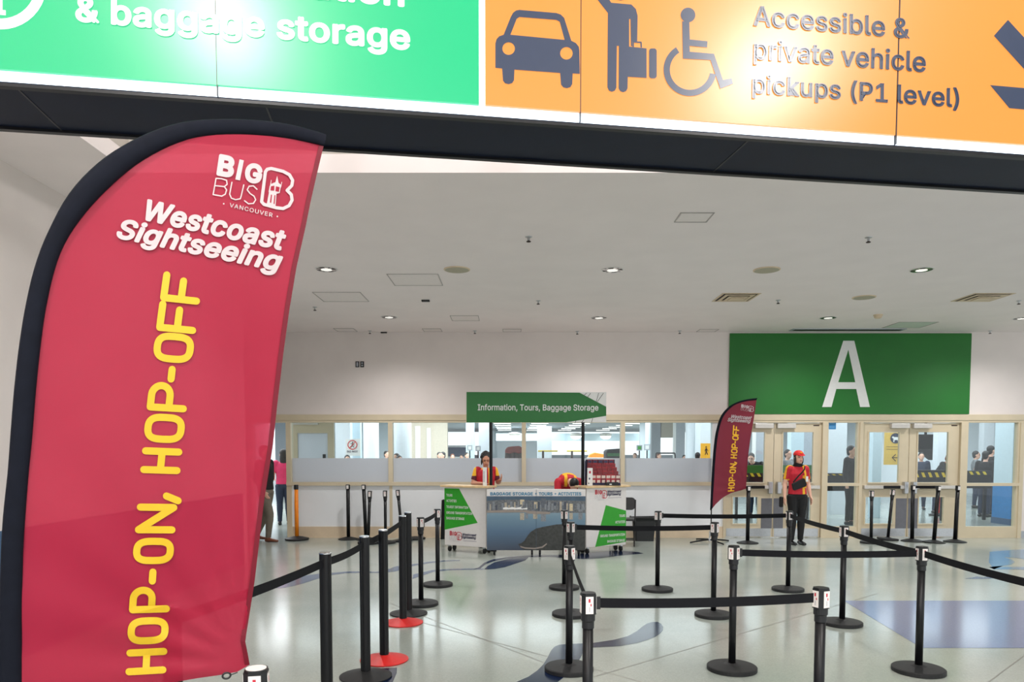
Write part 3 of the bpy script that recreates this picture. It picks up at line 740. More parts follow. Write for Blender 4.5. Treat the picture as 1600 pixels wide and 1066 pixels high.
arrow = [fill2d([[(1553,56),(1575,31),(1720,190),(1696,214)]]), fill2d([[(1547,133),(1755,151),(1755,186),(1577,169)]]), fill2d([[(1755,186),(1722,183),(1718,20),(1752,18)]])]
def prefix(items): return items
lettering('pictograms', M['letternavy'], [car, [man, case, hnd, mh], [whd, chair_, ringm], arrow])
lettering('navy_lettering', M['letternavy'], [tq('Accessible &', (1177,41), (1421,61.5), (1177,8), .022), tq('private vehicle', (1177,101.5), (1446,122), (1178,60), .022), tq('pickups (P1 level)', (1175,154), (1498.5,176.5), (1175.5,114.5), .022)])
# two high bay lamps over the concourse, mirrored in the glossy sign
for px, py in ((352, 40), (1195, 112)):
    q = onsign(px, py); v = (q - CAM).normalized(); r = v - 2*v.dot(sn)*sn; l_ = q + r*((5.2 - q.z)/r.z)
    lamp('high_bay_lamp', 'POINT', l_, 300, 0.22)
# hangers carrying the sign from the well ceiling
for px in (300, 1250):
    q = onsign(px, 100); s_ = (q - S0).dot(sd); mb = MB(); sbox(mb, (s_ - .03, .2, ztop), (s_ + .03, .26, 6.2)); mb.build('hanger', M['navy'], root, world=True)

# ================================================================== feather flags
def resample(pts, n):
    ds = [0]
    for a, b in zip(pts, pts[1:]): ds.append(ds[-1] + math.hypot(b[0]-a[0], b[1]-a[1]))
    out = []; j = 0
    for i in range(n):
        t = ds[-1]*i/(n-1)
        while j < len(pts)-2 and ds[j+1] < t: j += 1
        u = (t-ds[j])/max(1e-9, ds[j+1]-ds[j]); out.append((pts[j][0]+(pts[j+1][0]-pts[j][0])*u, pts[j][1]+(pts[j+1][1]-pts[j][1])*u))
    return out
def smooth(pts, k=2):
    for _ in range(k):
        pts = [pts[0]] + [((a[0]+2*b[0]+c[0])/4, (a[1]+2*b[1]+c[1])/4) for a, b, c in zip(pts, pts[1:], pts[2:])] + [pts[-1]]
    return pts
def flag(name, label, p0, n, outer, inner, right, bottom, cloth, hem, hemw, corner_folds, base_y, NR=60, NC=26):
    """all outlines in pixels, tip first; bottom runs from the sleeve to the free corner"""
    def on(px, py, lift=0.0): return onplane(px, py, p0 + n*lift, n)
    I = smooth(resample(inner, NR), 2); O_ = smooth(resample(outer, NR), 2); Rr = resample(right, NR); Bt = resample(bottom, NC)
    base = on(*outer[-1]); foot = Vector((base.x, base.y, 0))
    t = thing(name, label, 'flag', foot)
    cx, cy = right[-1]; span = abs(right[-1][1] - right[0][1])
    def disp(x, y):
        """soft folds gathered at the tied corner"""
        d = math.hypot(x-cx, y-cy)/span; a = math.atan2(y-cy, x-cx)
        f = corner_folds * math.sin(a*17) * min(1, d*9) * math.exp(-d*3.2)
        return f + corner_folds*0.6*math.sin((x + 0.35*y)/span*14)
    ext = {}
    vs = []; fs = []
    for i in range(NR):
        s = i/(NR-1)
        for j in range(NC):
            u = j/(NC-1)
            lx = I[i][0]*(1-u) + Rr[i][0]*u; ly = I[i][1]*(1-u) + Rr[i][1]*u
            bl = (I[-1][0]*(1-u) + Rr[-1][0]*u, I[-1][1]*(1-u) + Rr[-1][1]*u); k = s**3
            x, y = lx + k*(Bt[j][0]-bl[0]), ly + k*(Bt[j][1]-bl[1])
            vs.append(on(x, y, disp(x, y)))
    for i in range(NR-1):
        for j in range(NC-1): fs.append((i*NC+j, i*NC+j+1, (i+1)*NC+j+1, (i+1)*NC+j))
    MB().add(vs, fs).build('flag_cloth', cloth, t, smooth=True, world=True)
    # hem along the free edge
    hv = []; hf = []
    for i in range(NR):
        x, y = Rr[i]; hv += [on(x - hemw, y, disp(x, y) + .003), on(x + 0.2, y, disp(x, y) + .003), on(x + 0.2, y, disp(x, y) - .003), on(x - hemw, y, disp(x, y) - .003)]
    for i in range(NR-1):
        for j in range(4): hf.append((i*4+j, i*4+(j+1) % 4, (i+1)*4+(j+1) % 4, (i+1)*4+j))
    MB().add(hv, hf).build('hem', hem, t, smooth=False, world=True)
    # pole sleeve, a rounded tube of black cloth
    sv = []; sf = []; K = 10
    for i in range(NR):
        a, b = on(*O_[i]), on(*I[i]); c = (a+b)/2; h = (a-b)/2; r = min(h.length*0.6, 0.02)
        for j in range(K):
            an = 2*math.pi*j/K; sv.append(c + h*1.03*math.cos(an) + n*r*math.sin(an))
    for i in range(NR-1):
        for j in range(K): sf.append((i*K+j, i*K+(j+1) % K, (i+1)*K+(j+1) % K, (i+1)*K+j))
    sf += [list(range(K)), [(NR-1)*K+j for j in range(K)]]
    MB().add(sv, sf).build('pole_sleeve', M['sleeve'], t, smooth=True, world=True)
    mid = (on(*O_[-1]) + on(*I[-1]))/2
    MB().tube([mid + Vector((0, 0, .1)), (mid.x, mid.y, mid.z*.5), (foot.x, foot.y, .03)], .011, 10).build('pole', M['blackmetal'], t, world=True)
    return t, on, disp

# --- the large crimson flag in the foreground
fA, fB = P(30, 705, 2.16), P(450, 705, 2.56); fd = (fB - fA).normalized(); fn = Vector((fd.y, -fd.x, 0))
q1 = lambda L, ox=0, oy=0, s=2.961: [(ox + x/s, oy + y/s) for x, y in L]
outer = q1([(1507,622),(1460,607),(1400,588),(1300,568),(1200,556),(1100,551),(1000,551),(920,555),(850,562),(770,582),(700,609),(640,635),(580,668),(490,722),(430,775),(380,822),(340,868),(300,922),(262,990),(230,1062)]) + q1([(200,110),(150,260),(110,450),(85,620),(65,800),(45,1060)], 0, 340) + [(13,734),(5,803),(2,854),(-1,950),(-3,1066),(-4,1300)]
inner = q1([(1498,675),(1455,664),(1400,652),(1300,635),(1200,625),(1100,621),(1020,622),(950,627),(870,643),(800,666),(750,690),(700,717),(650,746),(600,781),(500,870),(420,952),(370,1015),(335,1062)]) + q1([(280,150),(240,280),(205,450),(180,650),(165,800),(145,1060)], 0, 340) + [(46,721),(41,782),(36,854),(34,940),(34,1066),(34,1262)]
right = [(505.5,228),(495,272),(485,316),(477,356),(463,418),(452,484),(443,549),(434,624),(426,698),(419,742),(412,786),(405,846),(398,906),(390,958),(383,1002),(387,1022),(390,1039)]
bottom = [(34,1262),(60,1220),(95,1180),(140,1140),(190,1102),(240,1078),(268,1067),(309,1060),(345,1055),(371,1050),(390,1039)]
t, on, disp = flag('feather_flag', 'big crimson feather flag with yellow and white lettering, closest to the camera', fA, fn, outer, inner, right, bottom, M['flagred'], M['flaghem'], 7.5, 0.011, 1300, 90, 40)
t0 = t
LIFT = 0.0042
fl3 = lambda x, y, l=0: on(x, y, disp(x, y) + LIFT + l*0.001)
for part in (HOP[:7], HOP[7:]):
    mb = MB(); hq = quad((254.5,1047),(311.5,436),(201.5,1050),(260.5,430)); mb.flat(stroke2d(hop_lines(lambda a, b: (hq(a, b)[0] - 28*a*(1-a), hq(a, b)[1]), 11.2, part)), fl3); mb.build('yellow_lettering', M['flagyellow'], t, world=True)
mb = MB()
ZB = lambda a, b: None
def u2px(a, b):   # unit logo coords -> big flag pixels
    v = _O + (_X-_O)*a + (_Y-_O)*b; return (300 + v.x/4.848, 220 + v.y/4.848)
bus_logo(mb, lambda a, b, l=0: fl3(*u2px(a, b), l), 1)
for s_, bl, br, tl in (('Westcoast', (227,345.5), (445,394), (230,311)), ('Sightseeing', (180,381), (438,434.5), (185.5,339.5))):
    t_ = text2d(s_, 0.036, 0.28); q = quad(bl, br, tl); mb.flat(([q(*v) for v in t_[0]], t_[1]), fl3)
mb.build('white_lettering', [M['flagwhite'], M['flagred']], t, world=True)
# cross base on the floor and the tie ring at the free corner
def cross_base(t, r=0.42, a0=0.5, w_=0.025):
    for k in range(4):
        a = a0 + k*math.pi/2; d = Vector((math.cos(a), math.sin(a), 0))
        MB().tube([d*0.02 + Vector((0,0,.05)), d*r*.5 + Vector((0,0,.035)), d*r + Vector((0,0,.012))], [(w_*.6,.008),(w_*.6,.008),(w_*.5,.007)], 8, side=(0,0,1)).build('base_leg', M['blackmetal'], t)
    MB().lathe([(.03, 0.02), (.03, .06), (.014, .08), (.014, .2)], 12).build('base_hub', M['steel'], t)
cross_base(t)
c = on(371, 1051) ; rg = on(354, 1056)
mb = MB(); fu = Vector((0, 0, 1))
ringpts = [rg + fd*0.013*math.cos(2*math.pi*k/16) + fu*0.0105*math.sin(2*math.pi*k/16) for k in range(17)]
mb.tube(ringpts, .0035, 8, caps=False); mb.tube([c, rg + fd*.013], .002, 6); mb.build('tie_ring', M['black'], t, world=True)

# --- the small maroon flag by the doors
gY = 13.2
gn = Vector((0, -1, 0)); gp = Vector((0, gY, 0))
q7 = lambda L: [(1090 + x/4.264, 610 + y/4.264) for x, y in L]
outer = q7([(398,52),(360,55),(330,60),(300,66),(270,75),(245,86),(220,100),(200,116),(180,135),(163,157),(150,180),(138,210),(130,240),(122,275),(115,310),(105,400),(98,500),(92,600),(87,700),(83,800)])
inner = q7([(391,65),(350,69),(310,75),(280,84),(250,95),(226,112),(205,131),(186,152),(170,176),(159,203),(150,231),(142,265),(135,300),(125,380),(115,500),(110,600),(103,700),(100,785)])
right = q7([(391,66),(384,120),(378,160),(372,200),(361,265),(350,330),(342,390),(335,450),(330,515),(326,580),(324,620),(322,656)])
bottom = q7([(100,785),(120,760),(140,741),(165,718),(190,702),(220,686),(250,677),(290,667),(322,656)])
t, on2, disp2 = flag('feather_flag', 'smaller maroon feather flag on a cross base in front of the left doors', gp, gn, outer, inner, right, bottom, M['flagmaroon'], M['flagmaroon'], 1.0, 0.004, 848)
gl3 = lambda x, y, l=0: on2(x, y, disp2(x, y) + 0.004 + l*0.001)
for part in (HOP[:7], HOP[7:]):
    mb = MB(); mb.flat(stroke2d(hop_lines(quad((1146.5,767),(1154.5,667),(1138,767.5),(1146.5,665.5)), 1.9, part)), gl3); mb.build('yellow_lettering', M['shirtyellow'], t, world=True)
mb = MB(); ql = quad((1157,643),(1175.5,645.5),(1158,631.5))
bus_logo(mb, lambda a, b, l=0: gl3(*ql(a, b), l), 1, place=False)
for s_, bl, br, tl in (('Westcoast', (1142,653.6), (1174,656), (1143.2,648)), ('Sightseeing', (1136.5,660), (1172.5,662.5), (1137.2,652.8))):
    t_ = text2d(s_, 0.03, 0.28); q = quad(bl, br, tl); mb.flat(([q(*v) for v in t_[0]], t_[1]), gl3)
mb.build('white_lettering', [M['flagwhite'], M['flagmaroon']], t, world=True)
cross_base(t, .42, .35)

# ================================================================== queue posts
def head_mesh():
    mb = MB()   # octagon with wide faces, collar, cap
    a, b = 0.0375, 0.021
    oc = [(a,-b),(a,b),(b,a),(-b,a),(-a,b),(-a,-b),(-b,-a),(b,-a)]
    mb.prism([(x, y, .848) for x, y in oc], (0, 0, .1)); mb.prism([(x*.93, y*.93, .948) for x, y in oc], (0, 0, .008))
    mb.lathe([(.031,.775),(.031,.81),(.036,.815),(.036,.848)], 20)
    return mb.mesh('post_head', M['black'])
def label_mesh():
    mb = MB(); mb.box((-.0195,-.0392,.854),(.0195,-.0376,.941))
    mb.add([(-.006,-.0396,.912),(.004,-.0396,.912),(.004,-.0396,.93),(-.006,-.0396,.93)], [(0,1,2,3)], 1)
    mb.add([(.004,-.0396,.893),(.010,-.0396,.893),(.010,-.0396,.905),(.004,-.0396,.905)], [(0,1,2,3)], 1)
    mb.add([(-.003,-.0396,.864),(.003,-.0396,.864),(.003,-.0396,.889),(-.003,-.0396,.889)], [(0,1,2,3)], 2)
    return mb.mesh('post_label', [M['label'], M['printred'], M['printgrey']])
PM = {'head': head_mesh(), 'label': label_mesh(),
      'post': MB().lathe([(.027,.03),(.027,.78)], 20).mesh('thin_post', M['blackmetal'], True),
      'base': MB().lathe([(.18,0),(.186,.004),(.186,.03),(.178,.036),(.06,.048),(.034,.058)], 40).mesh('post_base', M['rubber'])}
def groove_profile(r=.0365):
    pts = []
    for k in range(48):
        a = 2*math.pi*k/48; rr = r if (k % 12) not in (5, 6) else r*.84; pts.append((rr*math.cos(a), rr*math.sin(a)))
    return pts
gp_ = groove_profile()
PM['gpost'] = MB().prism([(x, y, .04) for x, y in gp_], (0, 0, 1.0)).mesh('grooved_post', M['blackmetal'])
PM['gcap'] = MB().lathe([(.0375,1.04),(.0375,1.046),(.034,1.05)], 28).mesh('post_cap', M['chrome'])
PM['gbase'] = MB().lathe([(.185,0),(.192,.006),(.192,.012),(.11,.034),(.045,.05)], 40).mesh('post_base', M['rubber'])
PM['rbase'] = MB().lathe([(.185,0),(.192,.006),(.192,.012),(.11,.034),(.045,.05)], 40).mesh('post_base', M['red'])
PM['opost'] = MB().lathe([(.037,.04),(.037,.96)], 24).mesh('orange_post', M['orange'], True)
PM['cap2'] = MB().lathe([(.039,.95),(.041,.96),(.041,1.03),(.036,1.04)], 20).mesh('belt_head', M['black'])
PM['opbase'] = MB().lathe([(.2,0),(.22,.01),(.22,.035),(.12,.06),(.045,.075)], 28).mesh('rubber_foot', M['rubber'])
PG = 'queue barrier posts'
def thin_post(x, y, label, rot=0.0, lean=None, white_top=False):
    t = thing('barrier_post', label, 'barrier post', (x, y, 0), 0, PG)
    if lean: t.rotation_euler = (lean[0], lean[1], 0)
    link('base', PM['base'], t); link('post', PM['post'], t)
    h = link('head', PM['head'], t); h.rotation_euler = (0, 0, rot)
    for k in range(4):
        l_ = link('label', PM['label'], h); l_.rotation_euler = (0, 0, k*math.pi/2); l_['label'] = 'white sticker'
    if white_top:
        l_ = MB().lathe([(.033,.956),(.033,.958)], 24).build('top_sticker', M['label'], h)
    return t
def thick_post(x, y, label, base='gbase', rot=0.3, lean=None):
    t = thing('barrier_post', label, 'barrier post', (x, y, 0), 0, PG)
    if lean: t.rotation_euler = (lean[0], lean[1], 0)
    b = link('base', PM[base], t)
    p_ = link('post', PM['gpost'], t); p_.rotation_euler = (0, 0, rot); link('cap', PM['gcap'], t)
    return t
def g2(px, py): p_ = G(px, py); return p_.x, p_.y
RP = {}
def tp(key, px, py, label, rot=.6, **k):
    x, y = g2(px, py); RP[key] = (x, y); return thin_post(x, y, label, rot, **k)
def at_top(px, pytop, h):
    p_ = G(px, pytop, h); return p_.x, p_.y
HT = 0.956
tp('R1', 1143.5, 1047, 'thin black post at the left end of the belt reaching the rightmost floor post', .75)
tp('R2', 1435, 1050, 'thin black post standing beside the periwinkle floor inlay, rightmost in front', .05)
RP['R3'] = at_top(1283, 918, HT); thin_post(*RP['R3'], 'nearest thin black post, at the right end of the closest belt', .42)
RP['R4'] = at_top(919, 926, HT); thin_post(*RP['R4'], 'nearest thin black post, at the left end of the closest belt', .1)
tp('R5', 889, 1048, 'thin black post standing on the dark blue S-shaped floor inlay', .75)
tp('R6', 891, 962, 'thin black post whose belt crosses in front of the right counter of the booth', .75)
tp('R7', 881.5, 920, 'thin black post in front of the harbour picture, farthest of its row', .6)
tp('R8', 1027, 923, 'thin black post in front of the black bin, starting the farthest belt', .75)
tp('R9', 1114.5, 963, 'thin black post in front of the small maroon flag base', .75)
tp('R10', 1231, 923, 'thin black post in front of the standing attendant in the red cap', .0)
tp('R11', 1315.5, 976, 'thin black post at the corner of the periwinkle floor inlay', .05)
RP['L0'] = (-.842, 2.345); thin_post(-.842, 2.345, 'closest thin black post with white stickered top, beside the big flag corner', .2, white_top=True)
tp('L6', 658, 945.5, 'thin black post with white stickered head behind the red based posts', .5)
tp('L7', 684, 915.5, 'thin black post with white stickered head nearest the left counter of the booth', .5)
def kp(key, px, py, label, base='gbase', **k):
    x, y = g2(px, py); RP[key] = (x, y); return thick_post(x, y, label, base, **k)
RP['L1'] = at_top(508, 863, 1.05); thick_post(*RP['L1'], 'nearest thick black post right of the big crimson flag', rot=.12)
kp('L2', 571.5, 1058, 'thick black post on a black base, just left of the front red base', rot=.5)
kp('L3', 600.5, 1032, 'thick black post on a red base, the nearer of two red bases', 'rbase', rot=.9)
kp('L4', 630, 974, 'thick black post on a red base, the farther of two red bases', 'rbase', rot=.2)
kp('L5', 638.5, 959.5, 'thick black post on a black base right behind the farther red based post', rot=.2)
RP['LH'] = (-1.38, 2.9); thick_post(-1.38, 2.9, 'thick black post standing behind the big crimson flag')
RP['RO'] = (3.02, 3.95); thin_post(3.02, 3.95, 'thin black post past the right edge holding the end of the long belt', .05)

def belt(a, b, z, label, sag=.012, clip=True, wd=.05, ra=.0385, rb=.0385):
    A, B = Vector((a[0], a[1], z)), Vector((b[0], b[1], z)); d = (B - A).normalized(); A = A + d*ra; B = B - d*rb
    n = Vector((-d.y, d.x, 0)); N = 14; vs = []; fs = []
    t = thing('barrier_belt', label, 'barrier belt', (A.x, A.y, 0), 0, 'black queue belts')
    for i in range(N+1):
        u = i/N; c = A.lerp(B, u) - Vector((0, 0, sag*4*u*(1-u)))
        for dz, dn in ((wd/2, -.001), (wd/2, .001), (-wd/2, .001), (-wd/2, -.001)): vs.append(c + n*dn + Vector((0, 0, dz)))
    for i in range(N):
        for j in range(4): fs.append((i*4+j, i*4+(j+1) % 4, (i+1)*4+(j+1) % 4, (i+1)*4+j))
    fs += [(0,1,2,3), (N*4, N*4+3, N*4+2, N*4+1)]
    MB().add(vs, fs).build('webbing', M['belt'], t, world=True)
    if clip:
        mb = MB(); A2 = A + d*.022
        q_ = lambda s_, k, z_: A + d*s_ + n*k + Vector((0, 0, z_))
        vs = [q_(s_, k, z_) for z_ in (-wd/2-.007, wd/2+.007) for s_, k in ((.0,-.007),(.024,-.007),(.024,.007),(.0,.007))]
        mb.add(vs, [(0,3,2,1),(4,5,6,7),(0,1,5,4),(1,2,6,5),(2,3,7,6),(3,0,4,7)]); mb.build('belt_clip', M['black'], t, world=True)
    return t
BZ = .902
belt(RP['R4'], RP['R3'], BZ, 'closest black belt, stretched across the lower middle of the picture')
belt(RP['R5'], RP['R4'], BZ, 'black belt seen nearly edge on between the two front left posts', clip=False)
belt(RP['R6'], RP['R9'], BZ, 'black belt crossing in front of the booth right counter and the black bin')
belt(RP['R8'], RP['R10'], BZ, 'farthest black belt, ending at the post before the standing attendant')
belt(RP['R10'], RP['R11'], BZ, 'black belt running from the attendant post to the inlay corner post', clip=False)
belt(RP['R11'], RP['R2'], BZ, 'black belt running from the inlay corner post to the rightmost floor post', clip=False)
belt(RP['R2'], RP['RO'], BZ, 'black belt leaving the rightmost floor post past the picture edge', clip=False)
belt(RP['R1'], RP['R2'], BZ, 'black belt passing in front of the attendant feet to the rightmost floor post')
KZ = .985
kw = dict(clip=False, ra=.037, rb=.037)
belt(RP['LH'], RP['L1'], KZ, 'black belt coming out from behind the big crimson flag', **kw)
belt(RP['L1'], RP['L2'], KZ, 'black belt between the two nearest thick posts', **kw)
belt(RP['L2'], RP['L4'], KZ, 'black belt leading to the farther red based post', **kw)
belt(RP['L6'], RP['L7'], BZ, 'short black belt ending at the post nearest the left counter', clip=False)

# posts stored along the back wall
def wall_post(px, py, ytop, label, kind='thick', pxt=None, group='spare posts along the back wall'):
    x, y = g2(px, py); y = min(y, WY - .24)
    t = thing('barrier_post', label, 'barrier post', (x, y, 0), 0, group)
    if pxt is not None: t.rotation_euler = (0, math.atan((pxt - px)/(py - ytop)), 0)
    if kind == 'orange':
        link('base', PM['opbase'], t); link('post', PM['opost'], t); link('head', PM['cap2'], t)
    elif kind == 'thick':
        link('base', PM['gbase'], t); o = link('post', PM['opost_black'], t); h = link('head', PM['cap2'], t); MB().box((-.02,-.0435,.96),(.022,-.0405,1.025)).build('label', M['label'], t)['label'] = 'white sticker'
    else:
        link('base', PM['base'], t); link('post', PM['post'], t); h = link('head', PM['head'], t); 
        for k in range(4): l_ = link('label', PM['label'], h); l_.rotation_euler = (0, 0, k*math.pi/2)
    return t
PM['opost_black'] = MB().lathe([(.034,.04),(.034,.96)], 20).mesh('tall_post', M['blackmetal'], True)
wall_post(464, 844, 764, 'bright orange post on a black foot by the doorway left of the windows', 'orange')
wall_post(544.5, 843, 758, 'tall upright black post against the white wall, right of the orange post')
wall_post(572, 843.5, 758, 'black post leaning slightly left, crossed at its foot by a second leaning post', pxt=569)
wall_post(575, 850, 766, 'black post leaning right beside the taller leaning post', 'thin', 579)
wall_post(602.5, 849, 766, 'upright thin black post at the window mullion line', 'thin')
wall_post(629.5, 846, 766, 'black post leaning left behind the red based posts', 'thin', 622)
wall_post(1168, 849, 758, 'upright black post in front of the left doors, right of the maroon flag')
wall_post(1361, 849, 766, 'thin black post, leftmost before the right pair of doors', 'thin', 1360)
wall_post(1387, 844, 766, 'thin black post leaning right before the right pair of doors', 'thin', 1393)
wall_post(1425, 846, 754, 'upright black post at the seam of the right pair of doors', pxt=1424)
wall_post(1459, 848, 755, 'black post leaning right in front of the rightmost door', pxt=1464)
wall_post(1492, 847, 756, 'black post beside the right door frame, rightmost of the spare posts', pxt=1494)
a, b = P(1424, 761, 13.5), P(1464, 761, 13.5); belt((a.x, 13.55), (b.x, 13.5), 1.0, 'short black belt linking two spare posts before the right doors', sag=0.004, clip=False, ra=.04, rb=.04)
# a post lying on the floor behind the barrier row and loose cable
p_ = P(645, 842, 13.3)
t = thing('barrier_post', 'black posts bundle lying on the floor along the white wall', 'barrier post', (p_.x, 13.66, 0.0), 0)
t['label'] = 'black post lying on its side on the floor along the white wall'
MB().tube([(-.62,0,.1),(.55,0,.06)], .04, 14).build('post', M['blackmetal'], t); 
MB().lathe([(.18,0),(.19,.01),(.19,.03),(.05,.05)], 28).build('base', M['rubber'], t)
t.children[-1].rotation_euler = (0, -math.pi/2, 0); t.children[-1].location = (.6, 0, .19)

# ================================================================== information booth
def local_text(mb, fn, s_, x0, x1, y0, y1, bold=0.0, mi=0, **k):
    t_ = text2d(s_, bold, **k); mb.add([fn(x0 + (x1-x0)*x, y0 + (y1-y0)*y) for x, y in t_[0]], t_[1], mi)
def caster(t, x, y):
    MB().box((x-.02, y-.02, .085), (x+.02, y+.02, .11)).build('caster_fork', M['steel'], t)
    MB().prism([(x-.016, y+.012 + .045*math.cos(2*math.pi*k/20), .045 + .045*math.sin(2*math.pi*k/20)) for k in range(20)], (.032, 0, 0)).build('caster_wheel', M['rubber'], t, bevel=.005)
def lu_quad(mb, face, x0, x1, y0, y1, mi, lift=.003):
    def fn(a, b, l=0): return face(x0 + (x1-x0)*a, y0 + (y1-y0)*b, lift + l*.0008)
    bus_logo(mb, fn, 1, mi)
MENU = ['TOURS', 'ACTIVITIES', 'TOURIST INFORMATION', 'GROUND TRANSPORTATION', 'BAGGAGE STORAGE']
def side_counter(label, A, B, green, menu, logo, west, right):
    """A, B: floor points of the left and right front corners; local x along the face, -y towards the viewer"""
    d = B - A; W = d.length; a = math.atan2(d.y, d.x)
    t = thing('information_counter', label, 'counter', (A.x, A.y, 0), a, 'booth counters')
    H0, H1 = .11, 1.075; dep = .25
    mb = MB(); mb.box((0, 0, H0), (W, .03, H1)); mb.box((0, .03, H0), (.025, dep, H1)); mb.box((W-.025, .03, H0), (W, dep, H1)); mb.box((.025, .03, H0), (W-.025, dep-.02, H0+.03))
    mb.build('counter_body', M['whiteboard'], t, bevel=.004)
    MB().box((-.05, -.06, H1), (W+.05, dep+.02, H1+.032)).build('counter_top', M['wood'], t, bevel=.006)
    hh = H1 - H0
    face = lambda u, v, l=.002: Vector((u*W, -l, H0 + v*hh))
    MB().prism([face(u, v, .002) for u, v in green], (0, .0015, 0)).build('green_panel', M['limegreen'], t)
    for s_, (u0, u1, v) in zip(MENU, menu):
        mb = MB(); local_text(mb, lambda u, v_: face(u, v_, .0035), s_, u0, u1, v-.022, v+.022, .02); mb.build('menu_lettering', M['white'], t)
    mb = MB(); lu_quad(mb, face, *logo, (0, 2, 0, 1)); mb.build('bus_logo', [M['printred'], M['whiteboard'], M['printgrey']], t)
    mb = MB(); u0, u1, v0, v1 = west; h_ = (v1-v0)
    local_text(mb, lambda u, v_: face(u, v_, .003), 'Westcoast', u0 + .02, u1, v0 + h_*.55, v0 + h_*.97, .03, shear=.25)
    local_text(mb, lambda u, v_: face(u, v_, .003), 'Sightseeing', u0, u1 - .01, v0, v0 + h_*.55, .03, shear=.25)
    mb.build('sightseeing_lettering', M['printnavy'], t)
    mb = MB(); mb.add([face(u0+.04, v0-.035), face(u1, v0-.035), face(u1, v0-.02), face(u0+.04, v0-.02)], [(0,1,2,3)]); mb.build('caption_line', M['printgrey'], t)
    for x in (.06, W-.06):
        for y in (.05, dep-.06): caster(t, x, y)
    return t
LA, LB = P(694.5, 760, 12.0), P(759, 760, 11.62); RA, RB = P(916.5, 760, 11.62), P(978.5, 760, 12.0)
for v in (LA, LB, RA, RB): v.z = 0
LC = side_counter('white booth counter with a wooden top, on the left, green panel at its top left', LA, LB, [(0,.977),(.36,.977),(.807,.41),(0,.26)],
    [(.05,.2,.86),(.05,.3,.765),(.05,.58,.66),(.05,.68,.56),(.05,.49,.465)], (.12,.40,.07,.25), (.42,.78,.12,.225), False)
RC = side_counter('white booth counter with a wooden top, on the right, carrying the brochure rack', RA, RB, [(.48,.70),(1,.59),(1,.05),(.22,.0)],
    [(.82,.97,.505),(.72,.97,.40),(.44,.97,.29),(.34,.97,.18),(.52,.97,.08)], (.2,.48,.79,.97), (.5,.87,.85,.955), True)
# centre counter with the harbour picture
HY = 11.5
cx0, cx1 = P(760.5, 760, HY).x, P(915, 760, HY).x; CW = cx1 - cx0; CH0, CH1 = .085, 1.06
t = thing('harbour_counter', 'centre booth counter printed with a harbour skyline picture and blue heading', 'counter', (cx0, HY, 0))
mb = MB(); mb.box((0, 0, CH0), (CW, .1, CH1))
mb.build('counter_body', M['whiteboard'], t)
q7c = lambda x, y, l=0.0: Vector(((x-375)/830*CW, -.002-l, CH1 - (y-395)/510*(CH1-CH0)))
def pic(name, pts, m, l): return MB().prism([q7c(x, y, l) for x, y in pts], (0, .0008, 0)).build(name, m, t)
def rampmat(name, stops):
    m = bpy.data.materials.new(name); m.use_nodes = True; nt = m.node_tree; b = nt.nodes['Principled BSDF']; b.inputs['Roughness'].default_value = .4
    tc = nt.nodes.new('ShaderNodeTexCoord'); sx = nt.nodes.new('ShaderNodeSeparateXYZ'); cr = nt.nodes.new('ShaderNodeValToRGB')
    nt.links.new(tc.outputs['Generated'], sx.inputs[0]); nt.links.new(sx.outputs['Z'], cr.inputs['Fac']); nt.links.new(cr.outputs[0], b.inputs['Base Color'])
    while len(cr.color_ramp.elements) < len(stops): cr.color_ramp.elements.new(.5)
    for e, (p_, c_) in zip(cr.color_ramp.elements, stops): e.position = p_; e.color = lin(c_) + (1,)
    return m
M['water'] = rampmat('printed harbour water', [(0, (66,76,92)), (.35, (84,112,138)), (.62, (112,142,160)), (1, (176,188,194))])
M['hills'] = mat('printed hills', (70, 92, 112), .45, var=.15, scale=9)
M['city'] = mat('printed distant city', (104, 108, 112), .45, var=.4, scale=45)
M['land'] = mat('printed dark headland', (58, 60, 58), .5, var=.35, scale=22)
M['pier'] = mat('printed pier', (150, 140, 132), .5)
CT = [mat('printed tower %d' % i, c_, .45, var=.2, scale=60) for i, c_ in enumerate(((176,166,148), (92,98,108), (128,134,140), (206,192,160), (70,78,92)))]
base_pic = pic('harbour_picture', [(375,452),(1205,452),(1205,905),(375,905)], M['water'], 0)
def sub(name, pts, m, l): o = pic(name, pts, m, l); o.parent = base_pic; return o
sub('printed_hills', [(375,452),(1205,452),(1205,505),(375,500)], M['hills'], .001)
sub('printed_city', [(375,492),(460,484),(620,480),(760,488),(900,484),(1205,492),(1205,592),(900,590),(730,580),(375,582)], M['city'], .002)
rnd = random.Random(5); mb = MB()
boxes = [(655,480,690,545),(700,492,722,545),(765,500,800,555),(830,470,872,548),(1000,500,1020,560),(1070,515,1098,575),(1145,518,1180,580)]
for k in range(58):
    x = rnd.uniform(378, 1190); w_ = rnd.uniform(8, 20); y = rnd.uniform(495, 545); boxes.append((x, y, x + w_, rnd.uniform(555, 578)))
for i, (a, b, c_, e) in enumerate(boxes):
    k = (3 if i in (0, 2, 5) else 1 if i == 3 else rnd.choice((0, 1, 2, 2, 4)))
    lf = .003 + i*.00003; mb.add([q7c(a, e, lf), q7c(c_, e, lf), q7c(c_, b, lf), q7c(a, b, lf)], [(0,1,2,3)], k)
    if i < 7:
        mb.add([q7c(a, 592, .003), q7c(c_, 592, .003), q7c(c_, 592+(e-b)*.9, .003), q7c(a, 592+(e-b)*.9, .003)], [(0,1,2,3)], 2 if k != 3 else 0)
o = mb.build('skyline_print', CT, base_pic)
sub('printed_pier', [(375,572),(560,566),(720,570),(735,574),(910,584),(905,602),(730,598),(700,586),(375,590)], M['pier'], .0056)
sub('printed_roof', [(512,548),(540,542),(560,550),(590,541),(620,549),(665,540),(666,556),(716,548),(716,562),(512,562)], M['white'], .0058)
